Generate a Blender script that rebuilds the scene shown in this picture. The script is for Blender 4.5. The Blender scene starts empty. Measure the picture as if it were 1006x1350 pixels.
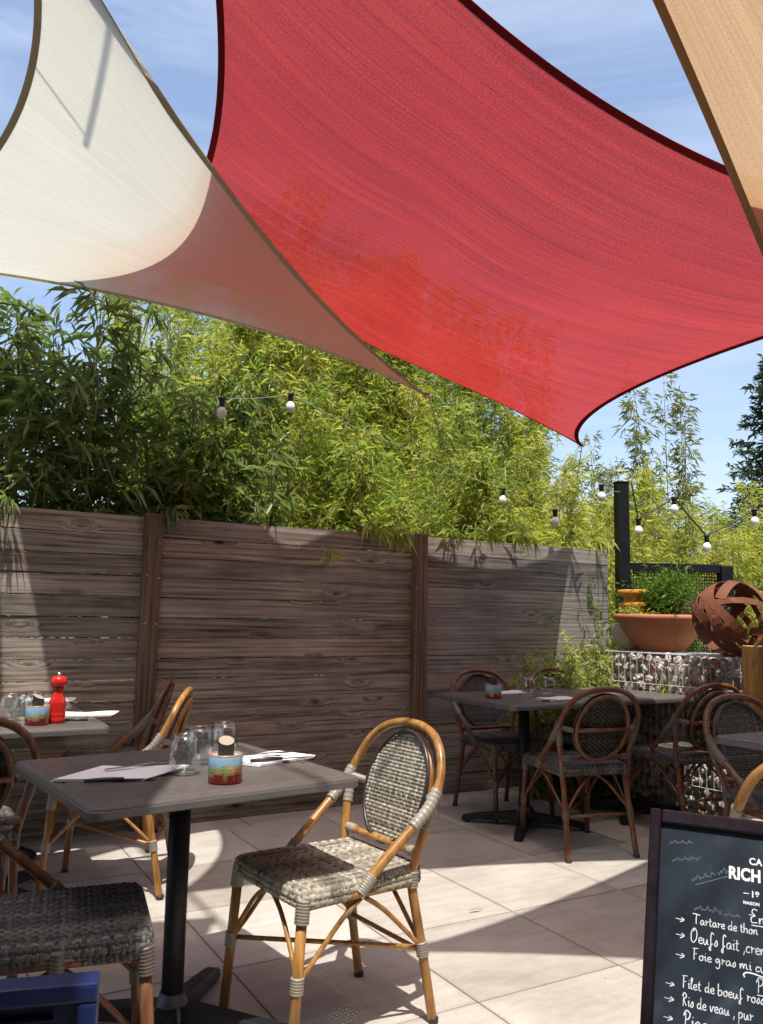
import bpy, bmesh, math, random
import numpy as np
from mathutils import Vector, Matrix

# ------------------------------------------------------------------ camera, sky, sun, exposure
scene = bpy.context.scene
col = scene.collection
PI = math.pi
cam_d = bpy.data.cameras.new('camera'); cam = bpy.data.objects.new('camera', cam_d); col.objects.link(cam)
cam_d.sensor_fit = 'VERTICAL'; cam_d.sensor_height = 36.0; cam_d.lens = 29.07
cam_d.clip_start = 0.05; cam_d.clip_end = 2000
cam.location = (0, 0, 1.22)
cam.matrix_world = Matrix.Translation((0, 0, 1.22)) @ (Matrix.Rotation(PI/2 + math.atan(136/1090), 4, 'X') @ Matrix.Rotation(0.0174, 4, 'Z'))
scene.camera = cam

SUN = Vector((0.028, -0.385, 1.0)).normalized()
world = bpy.data.worlds.new('World'); scene.world = world; world.use_nodes = True
wn = world.node_tree.nodes; wl = world.node_tree.links
sky = wn.new('ShaderNodeTexSky'); sky.sky_type = 'NISHITA'; sky.sun_disc = False
sky.sun_elevation = math.asin(SUN.z); sky.sun_rotation = math.atan2(SUN.x, SUN.y)
sky.air_density = 1.0; sky.dust_density = 3.2; sky.ozone_density = 1.0; sky.altitude = 100
wtc = wn.new('ShaderNodeTexCoord'); wmp = wn.new('ShaderNodeMapping'); wmp.inputs['Scale'].default_value = (1.2, 2.2, 6.0); wmp.inputs['Rotation'].default_value = (.2, .3, .5); wl.new(wtc.outputs['Generated'], wmp.inputs[0])
wnz = wn.new('ShaderNodeTexNoise'); wnz.inputs['Scale'].default_value = 1.6; wnz.inputs['Detail'].default_value = 7.0; wnz.inputs['Roughness'].default_value = .6; wnz.inputs['Distortion'].default_value = .8; wl.new(wmp.outputs[0], wnz.inputs['Vector'])
wrp = wn.new('ShaderNodeValToRGB'); wrp.color_ramp.elements[0].position = .40; wrp.color_ramp.elements[0].color = (.03,)*3+(1,); wrp.color_ramp.elements[1].position = .72; wrp.color_ramp.elements[1].color = (.34,)*3+(1,); wl.new(wnz.outputs[0], wrp.inputs[0])
wmx = wn.new('ShaderNodeMix'); wmx.data_type = 'RGBA'; wl.new(wrp.outputs[0], wmx.inputs['Factor']); wl.new(sky.outputs['Color'], wmx.inputs[6]); wmx.inputs[7].default_value = (4.3, 4.6, 5.0, 1)   # thin cirrus
wl.new(wmx.outputs[2], wn['Background'].inputs['Color'])
wn['Background'].inputs['Strength'].default_value = 0.15
sd = bpy.data.lights.new('sun', 'SUN'); sd.energy = 3.4; sd.angle = math.radians(0.53); sd.color = (1.0, 0.955, 0.88)
sun = bpy.data.objects.new('sun', sd); col.objects.link(sun); sun.location = (0, -5, 12)
sun.rotation_euler = SUN.to_track_quat('Z', 'Y').to_euler()
vs = scene.view_settings
vs.view_transform = 'Standard'; vs.look = 'None'; vs.exposure = 0.79; vs.gamma = 1.0; vs.use_curve_mapping = False
scene.render.engine = 'CYCLES'
scene.cycles.max_bounces = 5; scene.cycles.diffuse_bounces = 3; scene.cycles.glossy_bounces = 2; scene.cycles.transparent_max_bounces = 12; scene.cycles.use_adaptive_sampling = True; scene.cycles.adaptive_threshold = 0.025; scene.cycles.use_denoising = True
scene.cycles.caustics_reflective = False; scene.cycles.caustics_refractive = False
rnd = random.Random(7)

# ------------------------------------------------------------------ helpers
def tag(o, label=None, cat=None, group=None, kind=None):
    if label: o['label'] = label
    if cat: o['category'] = cat
    if group: o['group'] = group
    if kind: o['kind'] = kind
    return o

def empty(name, loc=(0, 0, 0), rz=0.0, label=None, cat=None, group=None):
    o = bpy.data.objects.new(name, None); col.objects.link(o)
    o.location = loc; o.rotation_euler = (0, 0, rz); o.empty_display_size = 0.1
    return tag(o, label, cat, group)

def link(name, me, mat, parent=None):
    o = bpy.data.objects.new(name, me); col.objects.link(o)
    if mat is not None and len(me.materials) == 0: me.materials.append(mat)
    if parent is not None: o.parent = parent
    return o

def copy_tree(o, parent=None):
    c = o.copy(); col.objects.link(c); c.parent = parent
    for ch in list(o.children): copy_tree(ch, c)
    return c

def np_mesh(name, V, Fc, smooth=False):
    """V (n,3) array, Fc (m,k) array of equal-sized faces"""
    V = np.asarray(V, np.float32); Fc = np.asarray(Fc, np.int32); m, k = Fc.shape
    me = bpy.data.meshes.new(name)
    me.vertices.add(len(V)); me.vertices.foreach_set('co', V.ravel())
    me.loops.add(m*k); me.loops.foreach_set('vertex_index', Fc.ravel())
    me.polygons.add(m); me.polygons.foreach_set('loop_start', np.arange(0, m*k, k, dtype=np.int32))
    if smooth: me.polygons.foreach_set('use_smooth', np.ones(m, bool))
    me.update(calc_edges=True); me.validate()
    return me

def crom(pts, n=6, closed=False):
    P = [np.array(p, float) for p in pts]; out = []
    L = len(P); rng = range(L if closed else L-1)
    for i in rng:
        if closed: a, b, c, d = P[(i-1) % L], P[i], P[(i+1) % L], P[(i+2) % L]
        else: a, b, c, d = P[max(i-1, 0)], P[i], P[i+1], P[min(i+2, L-1)]
        for k in range(n):
            t = k/n
            out.append(0.5*((2*b)+(-a+c)*t+(2*a-5*b+4*c-d)*t*t+(-a+3*b-3*c+d)*t**3))
    if not closed: out.append(P[-1])
    return out

class MB:
    def __init__(s): s.v = []; s.f = []
    def add(s, V, Fc):
        o = len(s.v); s.v += [tuple(float(c) for c in p) for p in V]; s.f += [tuple(i+o for i in f) for f in Fc]; return s
    def box(s, c, d, rz=0.0):
        x, y, z = d[0]/2, d[1]/2, d[2]/2; cs, sn = math.cos(rz), math.sin(rz)
        V = [(c[0]+a*x*cs-b*y*sn, c[1]+a*x*sn+b*y*cs, c[2]+e*z) for e in (-1, 1) for a, b in ((-1, -1), (1, -1), (1, 1), (-1, 1))]
        return s.add(V, [(3, 2, 1, 0), (4, 5, 6, 7), (0, 1, 5, 4), (1, 2, 6, 5), (2, 3, 7, 6), (3, 0, 4, 7)])
    def bar(s, a, b, w, h):
        """rectangular bar from a to b (w sideways, h along the up-ish normal)"""
        a, b = Vector(a), Vector(b); d = (b-a).normalized()
        up = Vector((0, 0, 1)) if abs(d.z) < .95 else Vector((0, 1, 0))
        sd_ = d.cross(up).normalized(); up = sd_.cross(d)
        V = [p + sd_*(i*w/2) + up*(j*h/2) for p in (a, b) for i, j in ((-1, -1), (1, -1), (1, 1), (-1, 1))]
        return s.add(V, [(3, 2, 1, 0), (4, 5, 6, 7), (0, 1, 5, 4), (1, 2, 6, 5), (2, 3, 7, 6), (3, 0, 4, 7)])
    def tube(s, path, r, seg=8, closed=False):
        P = [np.array(p, float) for p in path]; n = len(P)
        R = r if hasattr(r, '__len__') else [r]*n
        V = []; prev = None
        for i in range(n):
            if closed: t = P[(i+1) % n]-P[(i-1) % n]
            else: t = P[min(i+1, n-1)]-P[max(i-1, 0)]
            t = t/(np.linalg.norm(t)+1e-12)
            if prev is None:
                a = np.array([0, 0, 1.]) if abs(t[2]) < .9 else np.array([1., 0, 0])
                nrm = np.cross(t, a)
            else:
                nrm = prev-t*np.dot(prev, t)
            nrm /= np.linalg.norm(nrm)+1e-12; prev = nrm; bi = np.cross(t, nrm)
            for k in range(seg):
                an = 2*PI*k/seg
                V.append(P[i]+R[i]*(math.cos(an)*nrm+math.sin(an)*bi))
        Fc = []
        for i in range(n if closed else n-1):
            j = (i+1) % n
            for k in range(seg):
                l = (k+1) % seg
                Fc.append((i*seg+k, i*seg+l, j*seg+l, j*seg+k))
        if not closed:
            Fc.append(tuple(range(seg-1, -1, -1))); Fc.append(tuple((n-1)*seg+k for k in range(seg)))
        return s.add(V, Fc)
    def lathe(s, prof, seg=24, c=(0, 0, 0), cap0=True, cap1=True):
        V = []; Fc = []; n = len(prof)
        for (r, z) in prof:
            for k in range(seg):
                an = 2*PI*k/seg; V.append((c[0]+r*math.cos(an), c[1]+r*math.sin(an), c[2]+z))
        for i in range(n-1):
            for k in range(seg):
                l = (k+1) % seg; Fc.append((i*seg+k, i*seg+l, (i+1)*seg+l, (i+1)*seg+k))
        if cap0: Fc.append(tuple(range(seg-1, -1, -1)))
        if cap1: Fc.append(tuple((n-1)*seg+k for k in range(seg)))
        return s.add(V, Fc)
    def mesh(s, name, smooth=False, bevel=0.0, segs=1):
        me = bpy.data.meshes.new(name); me.from_pydata(s.v, [], s.f)
        if bevel > 0:
            bm = bmesh.new(); bm.from_mesh(me)
            bmesh.ops.bevel(bm, geom=[e for e in bm.edges if e.calc_face_angle(0) > .6], offset=bevel, segments=segs, affect='EDGES', profile=.6)
            bm.to_mesh(me); bm.free()
        if smooth: me.polygons.foreach_set('use_smooth', [True]*len(me.polygons))
        me.update(); return me
    def build(s, name, mat, parent=None, smooth=False, bevel=0.0, segs=1):
        return link(name, s.mesh(name, smooth, bevel, segs), mat, parent)

# ------------------------------------------------------------------ materials
def newmat(name):
    m = bpy.data.materials.new(name); m.use_nodes = True; nt = m.node_tree
    return m, nt.nodes, nt.links, nt.nodes['Principled BSDF'], nt.nodes['Material Output']
def N(nd, typ, **kw):
    n = nd.new(typ)
    for k, v in kw.items():
        if k in n.inputs: n.inputs[k].default_value = v
        else: setattr(n, k, v)
    return n
def ramp(nd, stops, interp='LINEAR'):
    r = nd.new('ShaderNodeValToRGB'); r.color_ramp.interpolation = interp
    while len(r.color_ramp.elements) < len(stops): r.color_ramp.elements.new(.5)
    for e, (p, c) in zip(r.color_ramp.elements, stops): e.position = p; e.color = (*c, 1) if len(c) == 3 else c
    return r
def mixc(nd, lk, fac, a, b, mode='MIX'):
    m = nd.new('ShaderNodeMix'); m.data_type = 'RGBA'; m.blend_type = mode
    for sock, v in ((m.inputs['Factor'], fac), (m.inputs[6], a), (m.inputs[7], b)):
        if isinstance(v, bpy.types.NodeSocket): lk.new(v, sock)
        elif isinstance(v, (int, float)): sock.default_value = v
        else: sock.default_value = (*v, 1)
    return m.outputs[2]
def bump(nd, lk, h, strength, dist, bsdf):
    b = nd.new('ShaderNodeBump'); b.inputs['Strength'].default_value = strength; b.inputs['Distance'].default_value = dist
    lk.new(h, b.inputs['Height']); lk.new(b.outputs[0], bsdf.inputs['Normal'])
def coords(nd, lk, scale=(1, 1, 1), rand=False, kind='Object'):
    tc = nd.new('ShaderNodeTexCoord'); mp = nd.new('ShaderNodeMapping'); mp.inputs['Scale'].default_value = scale
    lk.new(tc.outputs[kind], mp.inputs['Vector'])
    if rand:
        oi = nd.new('ShaderNodeObjectInfo'); cx = nd.new('ShaderNodeVectorMath'); cx.operation = 'SCALE'
        cx.inputs[0].default_value = (37.0, 91.0, 53.0); lk.new(oi.outputs['Random'], cx.inputs['Scale'])
        lk.new(cx.outputs[0], mp.inputs['Location'])
    return mp.outputs[0]
def simple(name, c, rough=.5, metal=0.0, var=.15, scale=30.0, bmp=0.0, rand=False, spec=.5):
    m, nd, lk, b, out = newmat(name)
    v = coords(nd, lk, rand=rand)
    n = N(nd, 'ShaderNodeTexNoise', Scale=scale, Detail=5.0); lk.new(v, n.inputs['Vector'])
    n2 = N(nd, 'ShaderNodeTexNoise', Scale=scale/7, Detail=3.0); lk.new(v, n2.inputs['Vector'])
    r = ramp(nd, [(.3, tuple(x*(1-var) for x in c)), (.7, tuple(min(1, x*(1+var)) for x in c))]); lk.new(n2.outputs[0], r.inputs[0])
    lk.new(mixc(nd, lk, .35, r.outputs[0], mixc(nd, lk, n.outputs[0], tuple(x*(1-var*1.5) for x in c), tuple(min(1, x*(1+var*1.5)) for x in c))), b.inputs['Base Color'])
    rr = ramp(nd, [(.3, (rough*.8,)*3), (.7, (min(1, rough*1.2),)*3)]); lk.new(n.outputs[0], rr.inputs[0]); lk.new(rr.outputs[0], b.inputs['Roughness'])
    b.inputs['Metallic'].default_value = metal; b.inputs['Specular IOR Level'].default_value = spec
    if bmp: bump(nd, lk, n.outputs[0], .5, bmp, b)
    return m

def wood_mat(name, c_dark, c_light, c_knot, grey=None, rough=.75, axis='X', gscale=1.0, bmpd=.0015, knots=1.0):
    """long fine grain, cathedral bands, small dark knots, grey weathering, per-board tint"""
    m, nd, lk, b, out = newmat(name)
    def mapped(v, a, c):
        mp = nd.new('ShaderNodeMapping'); mp.inputs['Scale'].default_value = (a, c, c) if axis == 'X' else (c, c, a); lk.new(v, mp.inputs[0]); return mp.outputs[0]
    v = coords(nd, lk, rand=True)
    kn = N(nd, 'ShaderNodeTexVoronoi', Scale=1.0, Randomness=1.0); lk.new(mapped(v, 2.4, 6.5), kn.inputs['Vector'])
    halo = ramp(nd, [(0.0, (1, 1, 1)), (.30, (0, 0, 0))]); lk.new(kn.outputs['Distance'], halo.inputs[0])
    spot = ramp(nd, [(0.0, (1, 1, 1)), (.055, (.95,)*3), (.11, (0, 0, 0))]); lk.new(kn.outputs['Distance'], spot.inputs[0])
    # the grain flows round the knots
    sc = N(nd, 'ShaderNodeVectorMath', operation='SCALE'); lk.new(halo.outputs[0], sc.inputs[0]); sc.inputs['Scale'].default_value = .05
    add = N(nd, 'ShaderNodeVectorMath', operation='ADD'); lk.new(v, add.inputs[0]); lk.new(sc.outputs[0], add.inputs[1])
    g1 = N(nd, 'ShaderNodeTexNoise', Scale=1.0, Detail=5.0, Roughness=.6); lk.new(mapped(add.outputs[0], 1.5*gscale, 58*gscale), g1.inputs['Vector'])
    g2 = N(nd, 'ShaderNodeTexNoise', Scale=1.0, Detail=4.0); lk.new(mapped(add.outputs[0], 4, 190), g2.inputs['Vector'])
    wv = N(nd, 'ShaderNodeTexWave', Scale=1.0, Distortion=11.0, Detail=4.0); wv.bands_direction = 'Z' if axis == 'X' else 'X'; lk.new(mapped(add.outputs[0], .5, 9), wv.inputs['Vector'])
    f = mixc(nd, lk, .13, g1.outputs[0], wv.outputs['Fac']); f = mixc(nd, lk, .33, f, g2.outputs[0])
    gm = tuple((a_+b_)/2 for a_, b_ in zip(c_dark, c_light))
    g = ramp(nd, [(.34, c_dark), (.48, gm), (.62, c_light)]); lk.new(f, g.inputs[0])
    c2 = mixc(nd, lk, spot.outputs[0], g.outputs[0], c_knot)
    oi = nd.new('ShaderNodeObjectInfo'); orr = ramp(nd, [(0, (.58, .56, .56)), (.35, (.92, .90, .89)), (.7, (1.05, 1.03, 1.0)), (1, (1.30, 1.15, 1.06))]); lk.new(oi.outputs['Random'], orr.inputs[0])
    c3 = mixc(nd, lk, 1.0, c2, orr.outputs[0], 'MULTIPLY')
    if grey:
        pn = N(nd, 'ShaderNodeTexNoise', Scale=1.0, Detail=5.0, Roughness=.65); lk.new(mapped(v, 1.3, 7), pn.inputs['Vector'])
        pr = ramp(nd, [(.45, (0, 0, 0)), (.70, (.7,)*3)]); lk.new(pn.outputs[0], pr.inputs[0])
        c3 = mixc(nd, lk, pr.outputs[0], c3, mixc(nd, lk, .55, grey, g.outputs[0]))
        st = N(nd, 'ShaderNodeTexNoise', Scale=1.0, Detail=4.0); ms = nd.new('ShaderNodeMapping'); ms.inputs['Scale'].default_value = (4, 4, 2.2); lk.new(v, ms.inputs[0]); lk.new(ms.outputs[0], st.inputs['Vector'])
        sr = ramp(nd, [(.34, (.72, .70, .68)), (.6, (1, 1, 1))]); lk.new(st.outputs[0], sr.inputs[0]); c3 = mixc(nd, lk, .6, c3, mixc(nd, lk, 1.0, c3, sr.outputs[0], 'MULTIPLY'))
    lk.new(c3, b.inputs['Base Color']); b.inputs['Roughness'].default_value = rough; b.inputs['Specular IOR Level'].default_value = .3
    bump(nd, lk, f, .9, bmpd*1.6, b)
    return m

def leaf_mat(name, cols, trans=.4, rough=.45):
    m, nd, lk, b, out = newmat(name)
    ge = nd.new('ShaderNodeNewGeometry'); r = ramp(nd, [(i/(len(cols)-1), c) for i, c in enumerate(cols)])
    lk.new(ge.outputs['Random Per Island'], r.inputs[0])
    v = coords(nd, lk); n = N(nd, 'ShaderNodeTexNoise', Scale=1.7, Detail=3.0); lk.new(v, n.inputs['Vector'])
    rr = ramp(nd, [(.3, (.65, .75, .7)), (.7, (1.2, 1.12, 1.0))]); lk.new(n.outputs[0], rr.inputs[0])
    c = mixc(nd, lk, 1.0, r.outputs[0], rr.outputs[0], 'MULTIPLY')
    lk.new(c, b.inputs['Base Color']); b.inputs['Roughness'].default_value = rough; b.inputs['Specular IOR Level'].default_value = .4
    t = nd.new('ShaderNodeBsdfTranslucent'); lk.new(mixc(nd, lk, 1.0, c, (1.2, 1.22, .72), 'MULTIPLY'), t.inputs['Color'])
    mx = nd.new('ShaderNodeMixShader'); mx.inputs[0].default_value = trans; lk.new(b.outputs[0], mx.inputs[1]); lk.new(t.outputs[0], mx.inputs[2]); lk.new(mx.outputs[0], out.inputs['Surface'])
    return m

def sail_mat(name, c_trans, c_diff, mesh=.1, streak=.12):
    """knitted shade cloth: thread that scatters and lets light through, with open stitches between"""
    m, nd, lk, b, out = newmat(name)
    tc = nd.new('ShaderNodeTexCoord'); mp = nd.new('ShaderNodeMapping'); mp.inputs['Scale'].default_value = (3, 260, 1); lk.new(tc.outputs['UV'], mp.inputs[0])
    n1 = N(nd, 'ShaderNodeTexNoise', Scale=1.0, Detail=3.0); lk.new(mp.outputs[0], n1.inputs['Vector'])
    mp2 = nd.new('ShaderNodeMapping'); mp2.inputs['Scale'].default_value = (1.2, 34, 1); lk.new(tc.outputs['UV'], mp2.inputs[0])
    n2 = N(nd, 'ShaderNodeTexNoise', Scale=1.0, Detail=5.0, Roughness=.7); lk.new(mp2.outputs[0], n2.inputs['Vector'])
    n3 = N(nd, 'ShaderNodeTexNoise', Scale=420.0, Detail=2.0); lk.new(tc.outputs['UV'], n3.inputs['Vector'])
    n4 = N(nd, 'ShaderNodeTexNoise', Scale=5.0, Detail=4.0); lk.new(tc.outputs['UV'], n4.inputs['Vector'])
    def var(n, lo, hi): 
        r = ramp(nd, [(.3, (lo,)*3), (.7, (hi,)*3)]); lk.new(n.outputs[0], r.inputs[0]); return r.outputs[0]
    f = mixc(nd, lk, 1.0, var(n1, 1-streak, 1+streak), var(n2, 1-streak*.9, 1+streak*.9), 'MULTIPLY')
    f = mixc(nd, lk, 1.0, f, var(n3, 1-streak*1.7, 1+streak*1.7), 'MULTIPLY')
    f = mixc(nd, lk, 1.0, f, var(n4, 1-streak*.35, 1+streak*.35), 'MULTIPLY')
    t = nd.new('ShaderNodeBsdfTranslucent'); lk.new(mixc(nd, lk, 1.0, c_trans, f, 'MULTIPLY'), t.inputs['Color'])
    d = nd.new('ShaderNodeBsdfDiffuse'); lk.new(mixc(nd, lk, 1.0, c_diff, f, 'MULTIPLY'), d.inputs['Color'])
    ad = nd.new('ShaderNodeAddShader'); lk.new(t.outputs[0], ad.inputs[0]); lk.new(d.outputs[0], ad.inputs[1])
    tr = nd.new('ShaderNodeBsdfTransparent')
    mx = nd.new('ShaderNodeMixShader'); mx.inputs[0].default_value = mesh; lk.new(ad.outputs[0], mx.inputs[1]); lk.new(tr.outputs[0], mx.inputs[2])
    lk.new(mx.outputs[0], out.inputs['Surface']); nd.remove(b)
    return m

def glass_mat(name):
    m, nd, lk, b, out = newmat(name); nd.remove(b)
    lw0 = nd.new('ShaderNodeLayerWeight'); lw0.inputs['Blend'].default_value = .5; lw = ramp(nd, [(0, (.06,)*3), (.45, (.11,)*3), (.8, (.38,)*3), (1, (.95,)*3)]); lk.new(lw0.outputs['Facing'], lw.inputs[0])
    v = coords(nd, lk); n = N(nd, 'ShaderNodeTexNoise', Scale=40.0); lk.new(v, n.inputs['Vector'])
    g = nd.new('ShaderNodeBsdfGlossy'); g.inputs['Roughness'].default_value = .03; g.inputs['Color'].default_value = (1, 1, 1, 1)
    t = nd.new('ShaderNodeBsdfTransparent'); r = ramp(nd, [(.3, (.93, .95, .95)), (.7, (.97, .98, .98))]); lk.new(n.outputs[0], r.inputs[0]); lk.new(r.outputs[0], t.inputs['Color'])
    mx = nd.new('ShaderNodeMixShader'); lk.new(lw.outputs[0], mx.inputs[0]); lk.new(t.outputs[0], mx.inputs[1]); lk.new(g.outputs[0], mx.inputs[2]); lk.new(mx.outputs[0], out.inputs['Surface'])
    return m

def tile_mat(name):
    m, nd, lk, b, out = newmat(name)
    v = coords(nd, lk, rand=True)
    n1 = N(nd, 'ShaderNodeTexNoise', Scale=2.2, Detail=6.0, Roughness=.6, Distortion=1.0); lk.new(v, n1.inputs['Vector'])
    mp = nd.new('ShaderNodeMapping'); mp.inputs['Scale'].default_value = (2.5, 14, 1); lk.new(v, mp.inputs[0])
    n2 = N(nd, 'ShaderNodeTexNoise', Scale=1.5, Detail=5.0, Distortion=.8); lk.new(mp.outputs[0], n2.inputs['Vector'])
    n3 = N(nd, 'ShaderNodeTexNoise', Scale=160.0, Detail=2.0); lk.new(v, n3.inputs['Vector'])
    r = ramp(nd, [(.25, (.39, .365, .33)), (.5, (.475, .45, .41)), (.75, (.53, .505, .465))]); lk.new(n1.outputs[0], r.inputs[0])
    r2 = ramp(nd, [(.3, (.90, .88, .86)), (.6, (1.02, 1.02, 1.02))]); lk.new(n2.outputs[0], r2.inputs[0])
    r3 = ramp(nd, [(.3, (.93,)*3), (.7, (1.05,)*3)]); lk.new(n3.outputs[0], r3.inputs[0])
    oi = nd.new('ShaderNodeObjectInfo'); ro = ramp(nd, [(0, (.90, .88, .86)), (1, (1.06, 1.06, 1.05))]); lk.new(oi.outputs['Random'], ro.inputs[0])
    c = mixc(nd, lk, 1.0, mixc(nd, lk, 1.0, r.outputs[0], r2.outputs[0], 'MULTIPLY'), mixc(nd, lk, 1.0, r3.outputs[0], ro.outputs[0], 'MULTIPLY'), 'MULTIPLY')
    gn = N(nd, 'ShaderNodeTexNoise', Scale=1.1, Detail=7.0, Roughness=.7); lk.new(v, gn.inputs['Vector']); gr_ = ramp(nd, [(.40, (.84, .82, .79)), (.56, (1, 1, 1))]); lk.new(gn.outputs[0], gr_.inputs[0])
    c = mixc(nd, lk, 1.0, c, gr_.outputs[0], 'MULTIPLY')
    tcg = nd.new('ShaderNodeTexCoord'); sx_ = nd.new('ShaderNodeSeparateXYZ'); lk.new(tcg.outputs['Object'], sx_.inputs[0])
    def edge_(sock, half):                     # dirt along the joints
        ab = N(nd, 'ShaderNodeMath', operation='ABSOLUTE'); lk.new(sock, ab.inputs[0]); r_ = ramp(nd, [(.92, (0, 0, 0)), (1.0, (.38,)*3)]); dv = N(nd, 'ShaderNodeMath', operation='DIVIDE'); lk.new(ab.outputs[0], dv.inputs[0]); dv.inputs[1].default_value = half; lk.new(dv.outputs[0], r_.inputs[0]); return r_.outputs[0]
    em = mixc(nd, lk, 1.0, edge_(sx_.outputs[0], .308), edge_(sx_.outputs[1], .30), 'LIGHTEN'); em = mixc(nd, lk, 1.0, em, n1.outputs[0], 'MULTIPLY')
    c = mixc(nd, lk, em, c, (.20, .165, .135))
    # small dark specks and spills
    vo = N(nd, 'ShaderNodeTexVoronoi', Scale=5.0); lk.new(v, vo.inputs['Vector'])
    rs = ramp(nd, [(0, (.75,)*3), (.028, (.6,)*3), (.04, (0, 0, 0))]); lk.new(vo.outputs['Distance'], rs.inputs[0])
    lk.new(mixc(nd, lk, rs.outputs[0], c, (.28, .21, .165)), b.inputs['Base Color'])
    b.inputs['Roughness'].default_value = .62; b.inputs['Specular IOR Level'].default_value = .35
    bump(nd, lk, n3.outputs[0], .25, .0008, b)
    return m

def weave_mat(name, c=((.12, .105, .08), (.31, .285, .23), (.50, .46, .38))):
    m, nd, lk, b, out = newmat(name)
    v = coords(nd, lk, rand=True)
    ge = nd.new('ShaderNodeNewGeometry')
    n = N(nd, 'ShaderNodeTexNoise', Scale=70.0, Detail=4.0); lk.new(v, n.inputs['Vector'])
    r = ramp(nd, [(.0, c[0]), (.5, c[1]), (1, c[2])]); lk.new(ge.outputs['Random Per Island'], r.inputs[0])
    r2 = ramp(nd, [(.35, (.62, .6, .58)), (.62, (1.08, 1.08, 1.08))]); lk.new(n.outputs[0], r2.inputs[0])
    lk.new(mixc(nd, lk, 1.0, r.outputs[0], r2.outputs[0], 'MULTIPLY'), b.inputs['Base Color'])
    b.inputs['Roughness'].default_value = .5; b.inputs['Specular IOR Level'].default_value = .4
    return m

def cane_mat(name, c=((.21, .090, .024), (.40, .200, .055), (.55, .305, .098))):
    m, nd, lk, b, out = newmat(name)
    v = coords(nd, lk, rand=True)
    mp = nd.new('ShaderNodeMapping'); mp.inputs['Scale'].default_value = (60, 60, 7); lk.new(v, mp.inputs[0])
    n = N(nd, 'ShaderNodeTexNoise', Scale=1.0, Detail=4.0); lk.new(mp.outputs[0], n.inputs['Vector'])
    n2 = N(nd, 'ShaderNodeTexNoise', Scale=9.0, Detail=3.0); lk.new(v, n2.inputs['Vector'])
    r = ramp(nd, [(.25, c[0]), (.55, c[1]), (.8, c[2])]); lk.new(n.outputs[0], r.inputs[0])
    r2 = ramp(nd, [(.3, (.72, .68, .62)), (.65, (1.05, 1.05, 1.05))]); lk.new(n2.outputs[0], r2.inputs[0])
    lk.new(mixc(nd, lk, 1.0, r.outputs[0], r2.outputs[0], 'MULTIPLY'), b.inputs['Base Color'])
    b.inputs['Roughness'].default_value = .33; b.inputs['Specular IOR Level'].default_value = .5
    return m

M = {}
M['cane'] = cane_mat('honey cane'); M['weave'] = weave_mat('woven resin')
M['caneshade'] = cane_mat('shade-toned cane', ((.08, .030, .014), (.18, .072, .034), (.28, .125, .058))); M['weaveshade'] = weave_mat('shade-toned woven resin', ((.026, .024, .022), (.075, .07, .066), (.155, .145, .132)))  # darkened copies of the honey cane and weave, shade put into the colour
M['bindingshade'] = simple('shade-toned binding cord', (.13, .105, .085), .45, var=.25, scale=60, rand=True)  # binding cord copy with shade put into its colour
M['binding'] = simple('binding cord', (.30, .265, .215), .4, var=.25, scale=60, rand=True)
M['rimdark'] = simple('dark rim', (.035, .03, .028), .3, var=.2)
M['plank'] = wood_mat('weathered plank', (.050, .042, .034), (.40, .35, .295), (.020, .014, .011), grey=(.49, .47, .43))
M['plankgrey'] = wood_mat('silvered plank', (.085, .076, .067), (.38, .355, .32), (.04, .033, .027), grey=(.46, .44, .41))
M['post'] = wood_mat('brown post', (.050, .033, .022), (.205, .142, .098), (.025, .017, .012), axis='Z')
M['tile'] = tile_mat('stone tile')
M['grout'] = simple('grout', (.17, .14, .12), .9, var=.2, scale=40)
M['earth'] = simple('earth and grass', (.07, .08, .035), .95, var=.4, scale=3, bmp=.02)
M['tabletop'] = simple('table laminate', (.115, .10, .092), .34, var=.14, scale=50, rand=True, spec=.5)
M['tableedge'] = simple('table rim metal', (.17, .16, .16), .36, metal=.5, var=.1, scale=80)
M['iron'] = simple('black cast iron', (.013, .013, .016), .5, spec=.3, var=.3, scale=60, bmp=.0006)
M['irongrey'] = simple('grey cast base', (.075, .078, .085), .45, var=.25, scale=60, bmp=.0006)
M['blacksteel'] = simple('black painted steel', (.010, .011, .014), .5, var=.3, scale=30, spec=.2)
M['glass'] = glass_mat('clear glass')
M['paper'] = simple('paper napkin', (.80, .79, .77), .9, var=.05, scale=40)
M['steel'] = simple('cutlery steel', (.55, .55, .55), .22, metal=1.0, var=.1)
M['darkhandle'] = simple('dark handle', (.03, .028, .03), .4, var=.2)
M['red'] = simple('red lacquer', (.55, .022, .016), .16, var=.12, scale=20)
M['chrome'] = simple('chrome', (.75, .75, .75), .12, metal=1.0, var=.05)
M['terracotta'] = simple('terracotta', (.44, .165, .075), .75, var=.16, scale=14, bmp=.0015)
M['yellowglaze'] = simple('yellow glazed clay', (.62, .30, .035), .3, var=.18, scale=12)
M['creamclay'] = simple('cream clay', (.50, .44, .35), .7, var=.2, scale=14)
M['soil'] = simple('potting soil', (.035, .024, .017), .95, var=.4, scale=60, bmp=.006)
M['rust'] = simple('rusted steel', (.165, .055, .025), .85, var=.5, scale=26, bmp=.0012, rand=True)
M['wire'] = simple('galvanised wire', (.50, .50, .50), .45, metal=.3, var=.2)
M['cable'] = simple('black cable', (.02, .02, .02), .5, var=.2)
M['bulb'] = simple('frosted bulb', (.80, .79, .76), .2, var=.04)
M['planter'] = wood_mat('orange planter wood', (.26, .13, .035), (.52, .32, .11), (.12, .055, .02), axis='Z', gscale=.6)
M['blue'] = simple('blue plastic', (.007, .018, .085), .45, var=.12, scale=20)
M['frame'] = simple('dark stained frame', (.012, .007, .011), .45, var=.4, scale=40, spec=.25)
M['culm'] = simple('bamboo culm', (.20, .20, .06), .5, var=.3, scale=10)
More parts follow.
